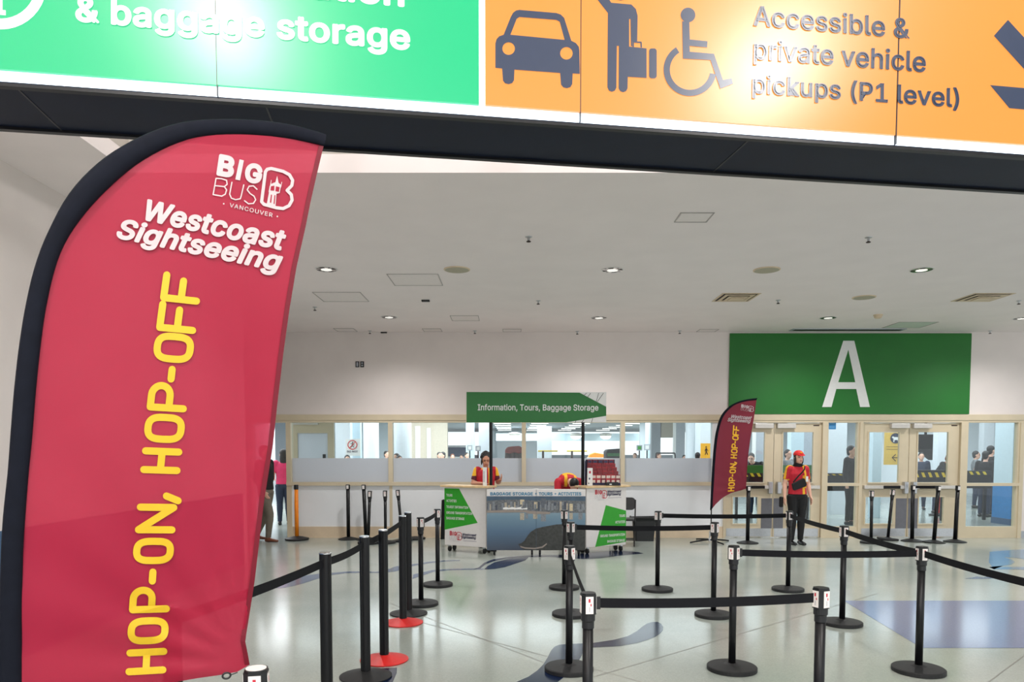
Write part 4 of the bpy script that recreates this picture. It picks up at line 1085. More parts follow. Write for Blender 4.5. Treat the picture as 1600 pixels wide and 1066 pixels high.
sub('printed_headland', [(640,852),(664,846),(690,826),(720,780),(745,750),(790,722),(850,708),(905,698),(960,688),(1060,684),(1140,690),(1205,700),(1205,905),(800,905),(690,900),(655,880)], M['land'], .0054)
sub('printed_shore_path', [(655,868),(700,880),(780,884),(840,872),(878,846),(882,854),(846,884),(780,896),(700,892),(660,880)], M['pier'], .006)
MB().box((CW*.502-.002, -.009, CH0), (CW*.502+.002, -.001, CH1)).build('panel_joint', M['hills'], t)
mb = MB(); lt = mat('heading blue', (40,132,170), .5)
for s_, xa, xb in (('BAGGAGE STORAGE', 405, 763), ('+', 780, 796), ('TOURS', 812, 928), ('+', 944, 960), ('ACTIVITIES', 974, 1168)):
    mb = MB(); ya, yb = (446, 418) if s_ != '+' else (439, 424)
    t_ = text2d(s_, .03); mb.add([q7c(xa + (xb-xa)*x, ya + (yb-ya)*y, .002) for x, y in t_[0]], t_[1]); mb.build('heading_lettering', lt, t)
for x in (.12, CW*.46, CW*.54, CW-.1):
    caster(t, x, .045)

# information sign on two black poles behind the counter
IY = 12.02
p0 = P(767, 700, IY); p1 = P(911, 700, IY)
t = thing('information_sign', 'green arrow shaped information sign on two black poles above the booth', 'sign', ((p0.x+p1.x)/2, IY + .02, 0))
gs = lambda x, y, l=0: P(x, y, IY - .02 - l)
ax, az0 = gs(729, 660).x, gs(729, 660).z; bx, az1 = gs(947.5, 613).x, gs(947.5, 613).z
MB().box((ax, IY - .019, az0), (bx, IY, az1)).build('sign_board', M['white'], t, world=True)
k7 = lambda L: [(680 + x/3.806, 600 + y/3.806) for x, y in L]
MB().prism([gs(x, y, .001) for x, y in k7([(186,48),(858,52),(1017,136),(1017,190),(780,229),(186,229)])], (0, .0015, 0)).build('green_arrow', M['greensign'], t, world=True)
for ln in ([(885,68),(900,55)], [(905,80),(924,56)], [(958,105),(972,55)], [(965,105),(1000,56)], [(930,228),(936,206)], [(828,240),(838,218)], [(868,232),(884,214)]):
    mb = MB(); mb.flat(stroke2d([(k7(ln), .7, False)]), lambda x, y: gs(x, y, .002)); mb.build('printed_line', M['dark'], t, world=True)
mb = MB(); t_ = text2d('Information, Tours, Baggage Storage', .016); q = quad((746.5, 644), (935, 644.5), (746.5, 631.5)); mb.flat(([q(*v) for v in t_[0]], t_[1]), lambda x, y: gs(x, y, .003)); mb.build('sign_lettering', M['white'], t, world=True)
for p_ in (p0, p1):
    MB().tube([(p_.x, IY + .025, .02), (p_.x, IY + .025, az0 + .3)], .027, 12).build('pole', M['blackmetal'], t, world=True)
    MB().box((p_.x - .09, IY - .05, 0), (p_.x + .09, IY + .1, .02)).build('pole_foot', M['blackmetal'], t, world=True)

# things on the counters
ct = 1.107
p_ = P(757.5, 750, 11.72); t = thing('hand_sanitizer_stand', 'tall narrow white box standing on the left counter before the attendant', 'box', (p_.x, 11.74, ct))
t.name = 'narrow_box'
MB().box((-.032, -.03, 0), (.032, .03, .30)).build('box_body', M['white'], t, bevel=.004)
MB().box((-.022, -.0315, .06), (-.004, -.03, .24)).build('box_print', M['printgrey'], t)
p_ = P(790 + 47, 761, 11.7)
# brochure rack
p_ = P(945, 760, 11.95)
t = thing('brochure_rack', 'stepped navy brochure rack filled with red leaflets on the right counter', 'rack', (p_.x, 11.98, ct), R(-8))
sc_ = 11.95/1130
W2 = 25*sc_
mb = MB(); 
for k in range(5):
    y0 = .12 - k*.055; h_ = .09 + k*.062
    pass
mb.box((-W2-.06, .17, 0), (W2-.1, .185, .42)); mb.box((-W2-.06, -.12, 0), (-W2-.045, .185, .40)); mb.box((-W2-.06, -.12, 0), (W2, .185, .012)); 
mb.build('rack_body', mat('navy rack card', (30,36,66), .5), t)
GP = 'leaflets in the brochure rack'
lm = [mat('leaflet %s' % n_, c_, .4, var=.25, scale=40) for n_, c_ in (('red', (176,36,46)), ('dark red', (130,28,40)), ('navy', (44,48,84)), ('cream', (222,206,196)))]
tiers = 5
for k in range(tiers):
    yy = -.10 + k*.055; zz = .012 + k*.062; x1_ = W2 - .005 - k*.027
    MB().box((-W2-.04, yy-.004, max(0, zz-.04)), (x1_, yy, zz+.03)).build('rack_step', M['printnavy'], t)
lw = .078
rl = thing
leaf_roots = []
for k in range(tiers):
    yy = -.088 + k*.055; zz = .016 + k*.062; x1_ = W2 - .005 - k*.027
    n_ = max(1, int((x1_ + W2 + .03)/lw))
    for j in range(n_):
        cx_ = -W2 - .03 + (j+.5)*(x1_ + W2 + .03)/n_
        c_ = 0 if (j + k) % 3 else 1
        mb = MB(); mb.box((-lw*.46, -.004, 0), (lw*.46, .012, .155 if k else .16), c_)
        mb.box((-lw*.4, -.005, .10), (lw*.4, -.0042, .145), 3 if k == 0 else (2 if k == 4 else 1)); mb.box((-lw*.3, -.005, .02), (lw*.3, -.0042, .07), 3 if k == 0 else 0)
        me = mb.mesh('leaflet', lm)
        o = link('leaflet', me); o.location = t.location + Matrix.Rotation(R(-8), 3, 'Z') @ Vector((cx_, yy, zz)); o.rotation_euler = (R(-8), 0, R(-8))
        row = ('bottom row of the stepped brochure rack', 'second lowest row of the brochure rack', 'middle row of the stepped brochure rack', 'second highest row of the brochure rack', 'top row of the stepped brochure rack')[k]
        pos = ('leftmost' if j == 0 else 'rightmost' if j == n_-1 else ('second from left', 'third from left', 'fourth from left', 'fifth from left', 'sixth from left', 'seventh from left')[j-1])
        tag(o, ('red ' if c_ == 0 else 'dark red ') + 'leaflet ' + pos + ' in the ' + row, 'leaflet', GP)
p_ = P(921.5, 750, 11.75)
t = thing('leaflet_box', 'slim white upright box with small red and navy marks beside the brochure rack', 'box', (p_.x, 11.74, ct), R(6))
MB().box((-.042, -.02, 0), (.042, .02, .29)).build('box_body', M['white'], t, bevel=.003)
MB().box((-.018, -.0215, .2), (.012, -.02, .24)).build('red_mark', M['printred'], t); MB().box((-.02, -.0215, .1), (.0, -.02, .13)).build('navy_mark', M['printnavy'], t); MB().box((-.03, -.0215, .03), (-.015, -.02, .05)).build('navy_mark', M['printnavy'], t)
p_ = P(957, 757, 11.72)
t = thing('black_tray', 'flat black case with a white tag at the foot of the brochure rack', 'case', (p_.x, 11.82, ct), R(10))
MB().box((-.11, -.04, 0), (.11, .03, .055)).build('case_body', M['black'], t, bevel=.012); MB().box((-.05, -.042, .012), (-.01, -.04, .03)).build('white_tag', M['white'], t)
t = thing('paper_slip', 'small white slip on the top edge of the centre counter', 'paper', (P(838, 762, HY).x, HY + .05, 1.06))
MB().box((-.03, -.01, 0), (.03, .015, .012)).build('slip', M['white'], t)

# folding chair and bin
p_ = P(984, 845, 12.6)
t = thing('folding_chair', 'black folding chair half hidden behind the right booth counter', 'chair', (p_.x - .1, 12.75, 0), R(-12))
def bar(name, pts, r, m=M['blackmetal'], **k): return MB().tube(pts, r, 8, **k).build(name, m, t, smooth=False)
for s_ in (-1, 1):
    bar('front_leg', [(s_*.21, -.22, .015), (s_*.21, .0, .42), (s_*.21, .16, .80)], .012)
    bar('rear_leg', [(s_*.19, .24, .015), (s_*.19, -.06, .47)], .012)
bar('stretcher', [(-.21, -.17, .12), (.21, -.17, .12)], .009); bar('stretcher', [(-.19, .2, .1), (.19, .2, .1)], .009)
MB().prism([(x, y, .455) for x, y in rrect(-.2, -.22, .2, .16, .06)], (0, 0, .03)).build('seat', M['black'], t)
MB().prism([(x, .13 + (z-.6)*.3, z) for x, z in rrect(-.215, .62, .215, .84, .08)], (0, .02, 0)).build('backrest', M['black'], t)
p_ = P(1008, 845, 13.3)
t = thing('waste_bin', 'black open waste bin lined with a bag against the white wall', 'bin', (p_.x, 13.45, 0))
def rect_ring(w_, d_, z): return [(x, y, z) for x, y in rrect(-w_, -d_, w_, d_, .03, 3)]
rings = [rect_ring(.17, .12, 0.0), rect_ring(.2, .145, .38), rect_ring(.225, .165, .385), rect_ring(.235, .175, .415), rect_ring(.225, .165, .43), rect_ring(.195, .14, .42), rect_ring(.16, .11, .05)]
n_ = len(rings[0]); vs = sum(rings, []); fs = [list(range(n_))[::-1]]
for a in range(len(rings)-1):
    for i in range(n_): fs.append((a*n_+i, a*n_+(i+1) % n_, (a+1)*n_+(i+1) % n_, (a+1)*n_+i))
fs.append([(len(rings)-1)*n_+i for i in range(n_)])
MB().add(vs, fs).build('bin_body', M['black'], t)
mb = MB(); pts = [(x*1.02, y*1.02, .432 + .008*math.sin(k*2.3)) for k, (x, y) in enumerate(rrect(-.23, -.17, .23, .17, .03, 4))]; mb.tube(pts + [pts[0]], .012, 8, caps=False); mb.build('bin_liner', M['rubber'], t)

# ================================================================== people
def remesh(mb, voxel, sm=2):
    me = mb.mesh('tmp', [M['skin']]); o = bpy.data.objects.new('tmp', me); C.objects.link(o)
    m = o.modifiers.new('r', 'REMESH'); m.mode = 'VOXEL'; m.voxel_size = voxel
    s_ = o.modifiers.new('s', 'SMOOTH'); s_.factor = .5; s_.iterations = sm
    bpy.context.view_layer.update()
    me2 = bpy.data.meshes.new_from_object(o.evaluated_get(bpy.context.evaluated_depsgraph_get()))
    bpy.data.objects.remove(o); bpy.data.meshes.remove(me); return me2
def finish(name, me, mats, parent, colour=None):
    me.materials.clear()
    for m in mats: me.materials.append(m)
    if colour: 
        for p_ in me.polygons: p_.material_index = colour(p_.center)
    else: me.polygons.foreach_set('material_index', [0]*len(me.polygons))
    me.polygons.foreach_set('use_smooth', [True]*len(me.polygons)); me.name = name; me.update()
    return link(name, me, parent)
STAND = dict(pelvis=(0,0,.93), waist=(0,.0,1.08), chest=(0,.01,1.29), neck=(0,.015,1.44), head=(0,-.01,1.585),
             shL=(-.175,.015,1.40), shR=(.175,.015,1.40), elL=(-.225,.03,1.12), elR=(.225,.03,1.12), wrL=(-.24,-.02,.88), wrR=(.24,-.02,.88),
             hipL=(-.085,0,.90), hipR=(.085,0,.90), knL=(-.09,-.01,.49), knR=(.09,-.01,.49), anL=(-.095,.02,.085), anR=(.095,.02,.085))
def figure(label, loc, rz=0.0, h=1.7, pose=None, skin='skin', hair='short', hairmat='hair', top=('shirtred',), sleeve='short', topcol=None, bottom='clothblack', shoe='black',
           pitch=0.0, yaw=0.0, voxel=.012, fingers=True, group=None, foot=0.0, handdir=None, legs=True, name='person'):
    J = {k: Vector(v) for k, v in STAND.items()}
    for k, v in (pose or {}).items(): J[k] = Vector(v)
    f = h/1.7
    for k in J: J[k] = J[k]*f
    root = thing(name, label, 'person', loc, rz, group)
    side = (J['shR'] - J['shL']).normalized(); hs = (J['hipR'] - J['hipL']).normalized()
    def torso(mb, g=0.0, lo=0, hi=9):
        pts = [(J['pelvis'] + (J['pelvis']-J['waist'])*.45, (.10,.09)), (J['pelvis'], (.158,.115)), (J['waist'], (.138,.10)), (J['waist'].lerp(J['chest'], .55), (.15,.108)), (J['chest'], (.165,.112)),
               (J['chest'].lerp(J['neck'], .62), (.15,.088)), (J['chest'].lerp(J['neck'], .9), (.085,.065)), (J['neck'], (.052,.052))]
        pts = pts[lo:hi]
        mb.tube([p_ for p_, r in pts], [((r[0]+g)*f, (r[1]+g)*f) for p_, r in pts], 18, side=side)
        for s_ in ('L', 'R'):
            if hi > 5: mb.ell(J['sh'+s_]*.94 + J['chest']*.06, ((.062+g)*f, (.06+g)*f, (.062+g)*f))
    def arm(mb, s_, g=0.0, a=0.0, b=2.0):
        A, B, W_ = J['sh'+s_], J['el'+s_], J['wr'+s_]
        seq = [(0, .055), (.3, .050), (.7, .044), (1.0, .040), (1.25, .041), (1.6, .034), (2.0, .026)]
        def at(t): return A.lerp(B, t) if t <= 1 else B.lerp(W_, t-1)
        def rr(t):
            for (t0_, r0), (t1_, r1) in zip(seq, seq[1:]):
                if t <= t1_: return r0 + (r1-r0)*(t-t0_)/(t1_-t0_)
            return seq[-1][1]
        ts = [t for t in (0, .15, .3, .5, .7, .85, 1, 1.12, 1.25, 1.6, 1.8, 2) if a <= t <= b]
        if ts[-1] < b: ts.append(b)
        mb.tube([at(t) for t in ts], [(rr(t)+g)*f for t in ts], 12)
    def leg(mb, s_, g=0.0, b=2.0):
        A, B, W_ = J['hip'+s_], J['kn'+s_], J['an'+s_]
        ts = [(0,.088),(.3,.084),(.7,.066),(1,.055),(1.3,.055),(1.7,.042),(2,.036)]
        mb.tube([A.lerp(B, t) if t <= 1 else B.lerp(W_, t-1) for t, r in ts if t <= b], [(r+g)*f for t, r in ts if t <= b], 14)
    hm = Euler((pitch, 0, yaw)).to_matrix(); HC = J['head']
    hp = lambda x, y, z: HC + hm @ (Vector((x, y, z))*f)
    body = MB(); torso(body)
    for s_ in 'LR':
        arm(body, s_)
        if legs: leg(body, s_)
        d = (J['wr'+s_] - J['el'+s_]).normalized()
        if handdir and s_ in handdir: d = Vector(handdir[s_]).normalized()
        sg = -1 if s_ == 'L' else 1
        thumbdir = (Vector((0, -1, 0)) - d*Vector((0, -1, 0)).dot(d))
        thumbdir = thumbdir.normalized() if thumbdir.length > .2 else Vector((-sg, 0, 0)); nrm = d.cross(thumbdir).normalized()
        W_ = J['wr'+s_]
        body.tube([W_ - d*.02*f, W_ + d*.03*f, W_ + d*.075*f, W_ + d*.095*f], [(.024*f,.02*f),(.036*f,.017*f),(.042*f,.016*f),(.036*f,.013*f)], 12, side=thumbdir)
        if fingers:
            inn = nrm * (1 if nrm.x*sg < 0 else -1)
            for k, (o_, L_) in enumerate(((.03,.07),(.01,.078),(-.01,.072),(-.029,.056))):
                p0_ = W_ + d*.085*f + thumbdir*o_*f; p1_ = p0_ + d*L_*.5*f + inn*.004*f; p2_ = p1_ + (d*.8 + inn*.5).normalized()*L_*.5*f
                body.tube([p0_, p1_, p2_], [max(.0088, voxel*.75)*f, max(.0082, voxel*.75)*f, max(.0068, voxel*.7)*f], 8)
            p0_ = W_ + d*.03*f + thumbdir*.03*f; p1_ = p0_ + (d + thumbdir*.9).normalized()*.035*f; p2_ = p1_ + (d + thumbdir*.25 + inn*.3).normalized()*.032*f
            body.tube([p0_, p1_, p2_], [.012*f, .0105*f, max(.008, voxel*.7)*f], 8)
    body.tube([J['neck'] - (J['head']-J['neck'])*.25, J['neck'], J['neck'].lerp(J['head'], .6)], [.058*f, .052*f, .05*f], 12)
    body.ell(hp(0,.012,.025), (.074*f,.092*f,.094*f), 18, 12, mtx=hm); body.ell(hp(0,-.018,-.045), (.058*f,.064*f,.07*f), 16, 10, mtx=hm)
    body.ell(hp(0,-.05,-.085), (.028*f,.026*f,.024*f), mtx=hm)
    body.ell(hp(0,-.087,-.016), (.013*f,.02*f,.017*f), mtx=hm); body.ell(hp(0,-.083,.004), (.009*f,.012*f,.026*f), mtx=hm)
    body.ell(hp(0,-.077,-.058), (.024*f,.011*f,.011*f), mtx=hm); body.ell(hp(0,-.068,.032), (.05*f,.02*f,.013*f), mtx=hm)
    for sx in (-1, 1): body.ell(hp(sx*.076,.012,-.01), (.011*f,.021*f,.031*f), mtx=hm)
    if legs:
        for s_ in 'LR':
            an = J['an'+s_]; body.tube([an, an + Vector((0, .0, -.04))*f, an + Vector((0, -.05, -.05))*f], [.036*f, .038*f, .034*f], 10)
    me = remesh(body, voxel)
    inv = hm.inverted()
    def facecol(c):
        q_ = inv @ (c - HC) / f
        if q_.y < -.045 and voxel < .015:
            if abs(abs(q_.x) - .031) < .0135 and abs(q_.z - .006) < .0065: return 1
            if abs(abs(q_.x) - .031) < .019 and abs(q_.z - .03) < .0045: return 1
            if abs(q_.x) < .023 and abs(q_.z + .057) < .0075: return 2
        return 0
    finish('body', me, [M[skin], M['dark'], M['lips']], root, facecol)
    # clothes
    sh = MB(); torso(sh, .015, 1, 7)
    for s_ in 'LR': arm(sh, s_, .014, 0, .72 if sleeve == 'short' else 1.95)
    if sleeve != 'none':
        me = remesh(sh, max(.0065, voxel)); finish('shirt' if sleeve == 'short' else 'jacket', me, [M[k] for k in top], root, (lambda c: topcol(c/f, J, f)) if topcol else None)
    if legs:
        tr = MB()
        for s_ in 'LR': leg(tr, s_, .013, 2.0)
        tr.tube([J['pelvis'] - (J['waist']-J['pelvis'])*.5, J['pelvis'], J['pelvis'].lerp(J['waist'], .55)], [(.13*f,.11*f),(.166*f,.122*f),(.146*f,.108*f)], 16, side=hs)
        me = remesh(tr, max(.012, voxel)); finish('trousers', me, [M[bottom]], root)
        for s_ in 'LR':
            an = J['an'+s_]; z0 = an.z - .085*f
            mb = MB(); fd_ = Vector((math.sin(foot), -math.cos(foot), 0)); c_ = Vector((an.x, an.y, z0))
            mb.ell(c_ + fd_*.0 + Vector((0,0,.045*f)), (.043*f,.05*f,.05*f)); mb.tube([c_ - fd_*.05*f + Vector((0,0,.035*f)), c_ + fd_*.05*f + Vector((0,0,.036*f)), c_ + fd_*.14*f + Vector((0,0,.028*f)), c_ + fd_*.19*f + Vector((0,0,.022*f))], [(.04*f,.034*f),(.044*f,.035*f),(.046*f,.027*f),(.03*f,.02*f)], 14, side=fd_.cross(Vector((0,0,1))))
            me = remesh(mb, .008)
            for v in me.vertices: v.co.z = max(v.co.z, z0)
            finish('shoe', me, [M[shoe]], root)
    hr = MB()
    if hair in ('short', 'bun', 'hood', 'long'):
        hr.ell(hp(0,.03,.045), (.083*f,.094*f,.092*f), 18, 12, mtx=hm)
        hr.ell(hp(0,.055,-.01), (.075*f,.062*f,.085*f), mtx=hm)
        if hair == 'bun':
            for k in range(26):
                a_ = k*2.4; z_ = .02 + .10*(k/26); r_ = .085*math.sqrt(max(.05, 1-(k/26)**2)); hr.ell(hp(r_*math.cos(a_), .04 + r_*math.sin(a_)*.9, z_ + .02), (.026*f,)*3, 8, 6)
            hr.ell(hp(.0,.06,.125), (.05*f,.05*f,.04*f)); hr.ell(hp(-.078,-.01,-.02), (.014*f,.03*f,.07*f), mtx=hm); hr.ell(hp(.078,-.01,-.02), (.014*f,.03*f,.06*f), mtx=hm)
        if hair == 'long':
            hr.tube([hp(0,.05,.0), hp(0,.075,-.1), hp(0,.085,-.24)], [(.078*f,.05*f),(.085*f,.045*f),(.07*f,.03*f)], 12)
        if hair == 'hood':
            for sx in (-1, 1): hr.ell(hp(sx*.074,.012,-.045), (.014*f,.036*f,.08*f), mtx=hm)
        me = remesh(hr, max(.009, voxel*.8), 1); finish('hair', me, [M[hairmat]], root)
    root['_f'] = f
    del root['_f']
    return root, J, f, hp, hm
def redshirt(c, J, f):
    x, z = abs(c.x), c.z
    sx = abs(J['shR'].x)/f; dz = J['shR'].z/f
    if x > sx + .02 and c.z > dz - .23 and abs(c.y - J['shR'].y/f + .012) < .024: return 1   # stripe down the sleeve
    if x > sx + .012 and c.z < dz - .185 and c.z > dz - .26: return 1                     # sleeve hem
    if x > .075 and c.z > dz + .028 and abs(c.y - J['shR'].y/f + .012) < .026: return 1
    if .045 < c.x < .095 and c.y < -.05 and c.z < dz - .12: return 1
    return 0

# the standing attendant in the red cap
x, y = g2(1244, 851)
at, J, f, hp, hm = figure('standing attendant in a red cap, red and yellow shirt and black trousers before the doors', (x, y, 0), R(4), 1.66,
    dict(wrL=(-.25,-.03,.87), wrR=(.235,-.03,.88), elL=(-.222,.03,1.12), elR=(.212,.03,1.12), shL=(-.152,.015,1.385), shR=(.152,.015,1.385), head=(.012,-.015,1.59), knL=(-.08,-.01,.49), knR=(.08,-.01,.49), anL=(-.085,.02,.085), anR=(.085,.02,.085), hipL=(-.09,0,.90), hipR=(.09,0,.90)), 'skin', 'hood', 'hair', ('shirtred', 'shirtyellow'), 'short', redshirt, 'clothblack', 'black', yaw=R(3), voxel=.0065)
mb = MB(); mb.ell(hp(0,.022,.055), (.088*f,.103*f,.082*f), 22, 12, mtx=hm)
for v in mb.v:
    q_ = hm.inverted() @ (v - hp(0,0,.045))
    if q_.z < 0: v -= hm @ Vector((0,0,q_.z))
mb.build('cap', M['capred'], at, smooth=True)
mb = MB(); br = [hp(.075*math.cos(R(a)), -.06 - .062*math.sin(R(a)), .052 - .022*math.sin(R(a))) for a in range(0, 181, 15)]
mb.prism(br + [hp(-.07,-.03,.05), hp(.07,-.03,.05)], hm @ Vector((0,0,.007))); mb.build('cap_brim', M['capred'], at)
mb = MB(); mb.ell(hp(0,-.078,.092), (.022*f,.006*f,.014*f), 10, 6, mtx=hm); mb.build('cap_badge', M['shirtyellow'], at)
mb = MB(); nk = J['neck']; mb.tube([nk + Vector((0,-.0,-.045)), nk + Vector((0,-.005,.0)), nk + Vector((.004,-.012,.045))], [(.095,.085),(.078,.078),(.07,.074)], 18); me = remesh(mb, .008); finish('neck_gaiter', me, [M['clothblack']], at)
ch = J['chest']
mb = MB(); mb.tube([Vector((.045,-.12,1.40)), Vector((.07,-.145,1.28)), Vector((.085,-.148,1.15)), Vector((.075,-.145,1.02))], [(.017,.004)]*4, 8, side=(1,0,0)); mb.build('lanyard', M['shirtyellow'], at)
MB().box((.075,-.16,1.13), (.118,-.154,1.225)).build('badge', M['white'], at)
mb = MB(); mb.ell((.0, 0, 0), (.1,.045,.055), 16, 10, mtx=Matrix.Rotation(R(-18), 3, 'Y'))
for v in mb.v: v.z *= 1.3
bag = thing('shoulder_bag', 'black crossbody bag worn across the standing attendant chest', 'bag', (x - .035, y - .165, 1.085), R(4))
bm = MB(); a_ = R(20)
ro = [( .13*px_*math.cos(a_) - .075*pz_*math.sin(a_), .13*px_*math.sin(a_) + .075*pz_*math.cos(a_)) for px_, pz_ in ((-1,-.6),(-.9,-1),(.8,-1),(1,-.6),(.95,.9),(.8,1),(-.9,.7))]
bm.prism([(u, -.02, v) for u, v in ro], (0, .055, 0)); bm.build('bag_body', M['clothblack'], bag, bevel=.012)
bm = MB(); bm.tube([(-.10,.012,.035), (-.06,.006,.09), (-.01,.004,.15), (.045,.0,.205), (.09,.0,.262), (.115,.035,.315), (.12,.12,.345), (.12,.21,.315)], [(.013,.004)]*8, 8); bm.build('bag_strap', M['clothblack'], bag)
pc = thing('pouch', 'small dark pouch hanging at the standing attendant hip', 'bag', (x - .285, y - .01, .76), R(10))
MB().box((-.035,-.03,-.09), (.03,.03,.1)).build('pouch_body', M['clothblack'], pc, bevel=.02)

# the attendant behind the left counter
p_ = P(759, 722, 12.55)
def womanshirt(c, J, f):
    sx = abs(J['shR'].x)/f
    if abs(c.x) > sx + .012 and c.z < 1.285: return 2
    if abs(c.x) > sx + .022 and c.z > 1.285: return 1
    if .05 < abs(c.x) < .085 and c.z > 1.40: return 1
    if .04 < c.x < .075 and c.y < -.03: return 1
    return 0
wm, J, f, hp, hm = figure('dark haired attendant in a red and yellow shirt behind the left booth counter', (p_.x, 12.55, 0), R(6), 1.64,
    dict(shL=(-.155,.01,1.385), shR=(.155,.01,1.385), elL=(-.235,-.03,1.15), wrL=(-.08,-.24,1.16), elR=(.225,.02,1.16), wrR=(.25,-.2,1.225), head=(0,-.05,1.565), neck=(0,0,1.43)), 'skin2', 'bun', 'hair', ('shirtred', 'shirtyellow', 'shirtmaroon'), 'short', womanshirt, 'clothblack', 'black',
    pitch=R(14), voxel=.007, handdir={'L': (.8,-.4,-.1), 'R': (.1,-.7,.5)})
# the attendant bending down behind the centre counter
p_ = P(889, 745, 12.6)
def bentshirt(c, J, f):
    if abs(c.x + .05) < .028 and c.y < -.12: return 1
    if abs(c.x - .115) < .025 and c.y < -.1: return 1
    if c.z > 1.205 and abs(c.x) < .1 and abs(c.y + .1) < .06: return 1
    return 0
bt, J, f, hp, hm = figure('attendant bending down behind the centre counter, red back and black hair showing', (p_.x - .02, 12.72, 0), R(2), 1.7,
    dict(pelvis=(0,.14,.93), waist=(0,.06,1.07), chest=(0,-.1,1.17), neck=(.03,-.25,1.14), head=(.075,-.36,1.075), shL=(-.18,-.18,1.13), shR=(.19,-.18,1.13), elL=(-.2,-.26,.88), elR=(.22,-.26,.88), wrL=(-.1,-.36,.72), wrR=(.14,-.36,.72), hipL=(-.085,.14,.9), hipR=(.085,.14,.9), knL=(-.09,.06,.49), knR=(.09,.06,.49)),
    'skin', 'short', 'hair', ('shirtred', 'shirtyellow'), 'short', bentshirt, 'clothblack', 'black', pitch=R(62), voxel=.01)
# passers by at the doorway on the left
x, y = g2(419, 845.5)
figure('person in black jacket and khaki trousers walking half hidden behind the big flag', (x - .02, 13.35, 0), R(75), 1.76,
    dict(knL=(-.09,-.14,.5), anL=(-.095,-.1,.085), knR=(.09,.06,.49), anR=(.095,.26,.10), wrL=(-.2,-.1,.9), wrR=(.2,.1,.88)), 'skin', 'short', 'hair', ('clothblack',), 'long', None, 'khaki', 'brown', voxel=.012)
p_ = P(443, 820, 16.3)
figure('person in a pink top and dark jeans seen through the doorway behind the orange post', (p_.x + .02, 16.3, 0), R(200), 1.7, dict(wrR=(.2,-.2,1.05)), 'skin', 'long', 'greyhair', ('pink',), 'short', None, 'denim', 'black', voxel=.013)

# ================================================================== the hall behind the glass
HC_ = 3.3
slab('ceiling_hall', (-14, WY + T, HC_), (18, 62, HC_ + .1), M['hallceil'])
slab('wall_hall_left', (-14.2, WY, 0), (-14, 62, HC_), M['column'])
slab('wall_hall_right', (18, WY, 0), (18.2, 62, HC_), M['column'])
def hx(px, Y): return P(px, 700, Y).x
def hz(py, Y): return P(800, py, Y).z
# far wall, with open daylight between its piers
for px0, px1, Y in ((430, 640, 40), (768, 860, 58), (1085, 1700, 42)):
    struct(MB().box((hx(px0, Y), Y, 0), (hx(px1, Y), Y + .2, HC_)).build('wall_hall_far', M['column']))
slab('wall_hall_low', (-14, 59, 0), (18, 59.2, 1.35), M['greycol'])
slab('wall_hall_fascia', (hx(775, 50), 50, hz(689, 50)), (hx(1000, 50), 50.3, hz(677.5, 50)), M['skyblue'])
slab('wall_beige', (hx(640, 26), 26, 0), (hx(699, 26), 26.3, HC_), M['beigewall'])
for a, b, c_ in ((649, 657, 666), (667, 673.5, 669)):
    slab('window_slot', (hx(a, 26), 25.97, hz(716, 26)), (hx(b, 26), 25.99, hz(c_, 26)), M['white'])
slab('wall_beige_right', (hx(1033, 30), 30, hz(684, 30)), (hx(1052, 30), 30.3, HC_), M['beigewall'])
def column(a, b, Y, m, label, round_=False, kind='column'):
    x0, x1 = hx(a, Y), hx(b, Y); r = (x1-x0)/2
    o = (MB().lathe([(r, 0), (r, HC_)], 28, ((x0+x1)/2, Y, 0)) if round_ else MB().box((x0, Y, 0), (x1, Y + (x1-x0)*.8, HC_))).build('column', m, smooth=False)
    return struct(o)
for a, b, Y, m, rd in ((524, 547, 19, 'column', 0), (547, 563, 19.6, 'skyblue', 0), (568, 592, 21, 'column', 1), (614, 643, 20, 'column', 1), (678.5, 691, 30, 'column', 1),
                       (728, 741, 34, 'skyblue', 0), (748, 764, 32, 'column', 0), (840, 862, 46, 'column', 0), (1000, 1008, 40, 'column', 0), (1008, 1018, 36, 'skyblue', 1), (1018, 1032, 30, 'greycol', 0),
                       (1052, 1056, 26, 'white', 0), (1056, 1070, 26.5, 'greycol', 0), (1071, 1087, 24, 'column', 1), (1087, 1094, 25, 'white', 0), (1094, 1135, 22, 'column', 0),
                       (1176, 1181, 22, 'white', 0), (1181, 1198, 22.5, 'greycol', 0), (1236, 1256, 20, 'skyblue', 0), (1256, 1272, 20.5, 'greycol', 0), (1288, 1323, 19, 'column', 0), (1364, 1378, 18, 'skyblue', 0), (1466, 1484, 20, 'column', 0), (1537, 1553, 22, 'column', 0)):
    column(a, b, Y, M[m], '', bool(rd))
# pale column with a blue foot right behind the glass
x0, x1 = hx(1583, 16.2), hx(1640, 16.2)
slab('column_blue_foot', (x0 - .01, 16.19, 0), (x1, 16.83, hz(757, 16.5)), M['blue']); slab('column_pale', (x0, 16.2, hz(757, 16.5)), (x1, 16.82, HC_), M['skyblue'])
slab('column_base_band', (x0 - .02, 16.18, 0), (x1, 16.84, .14), M['bluewall'])
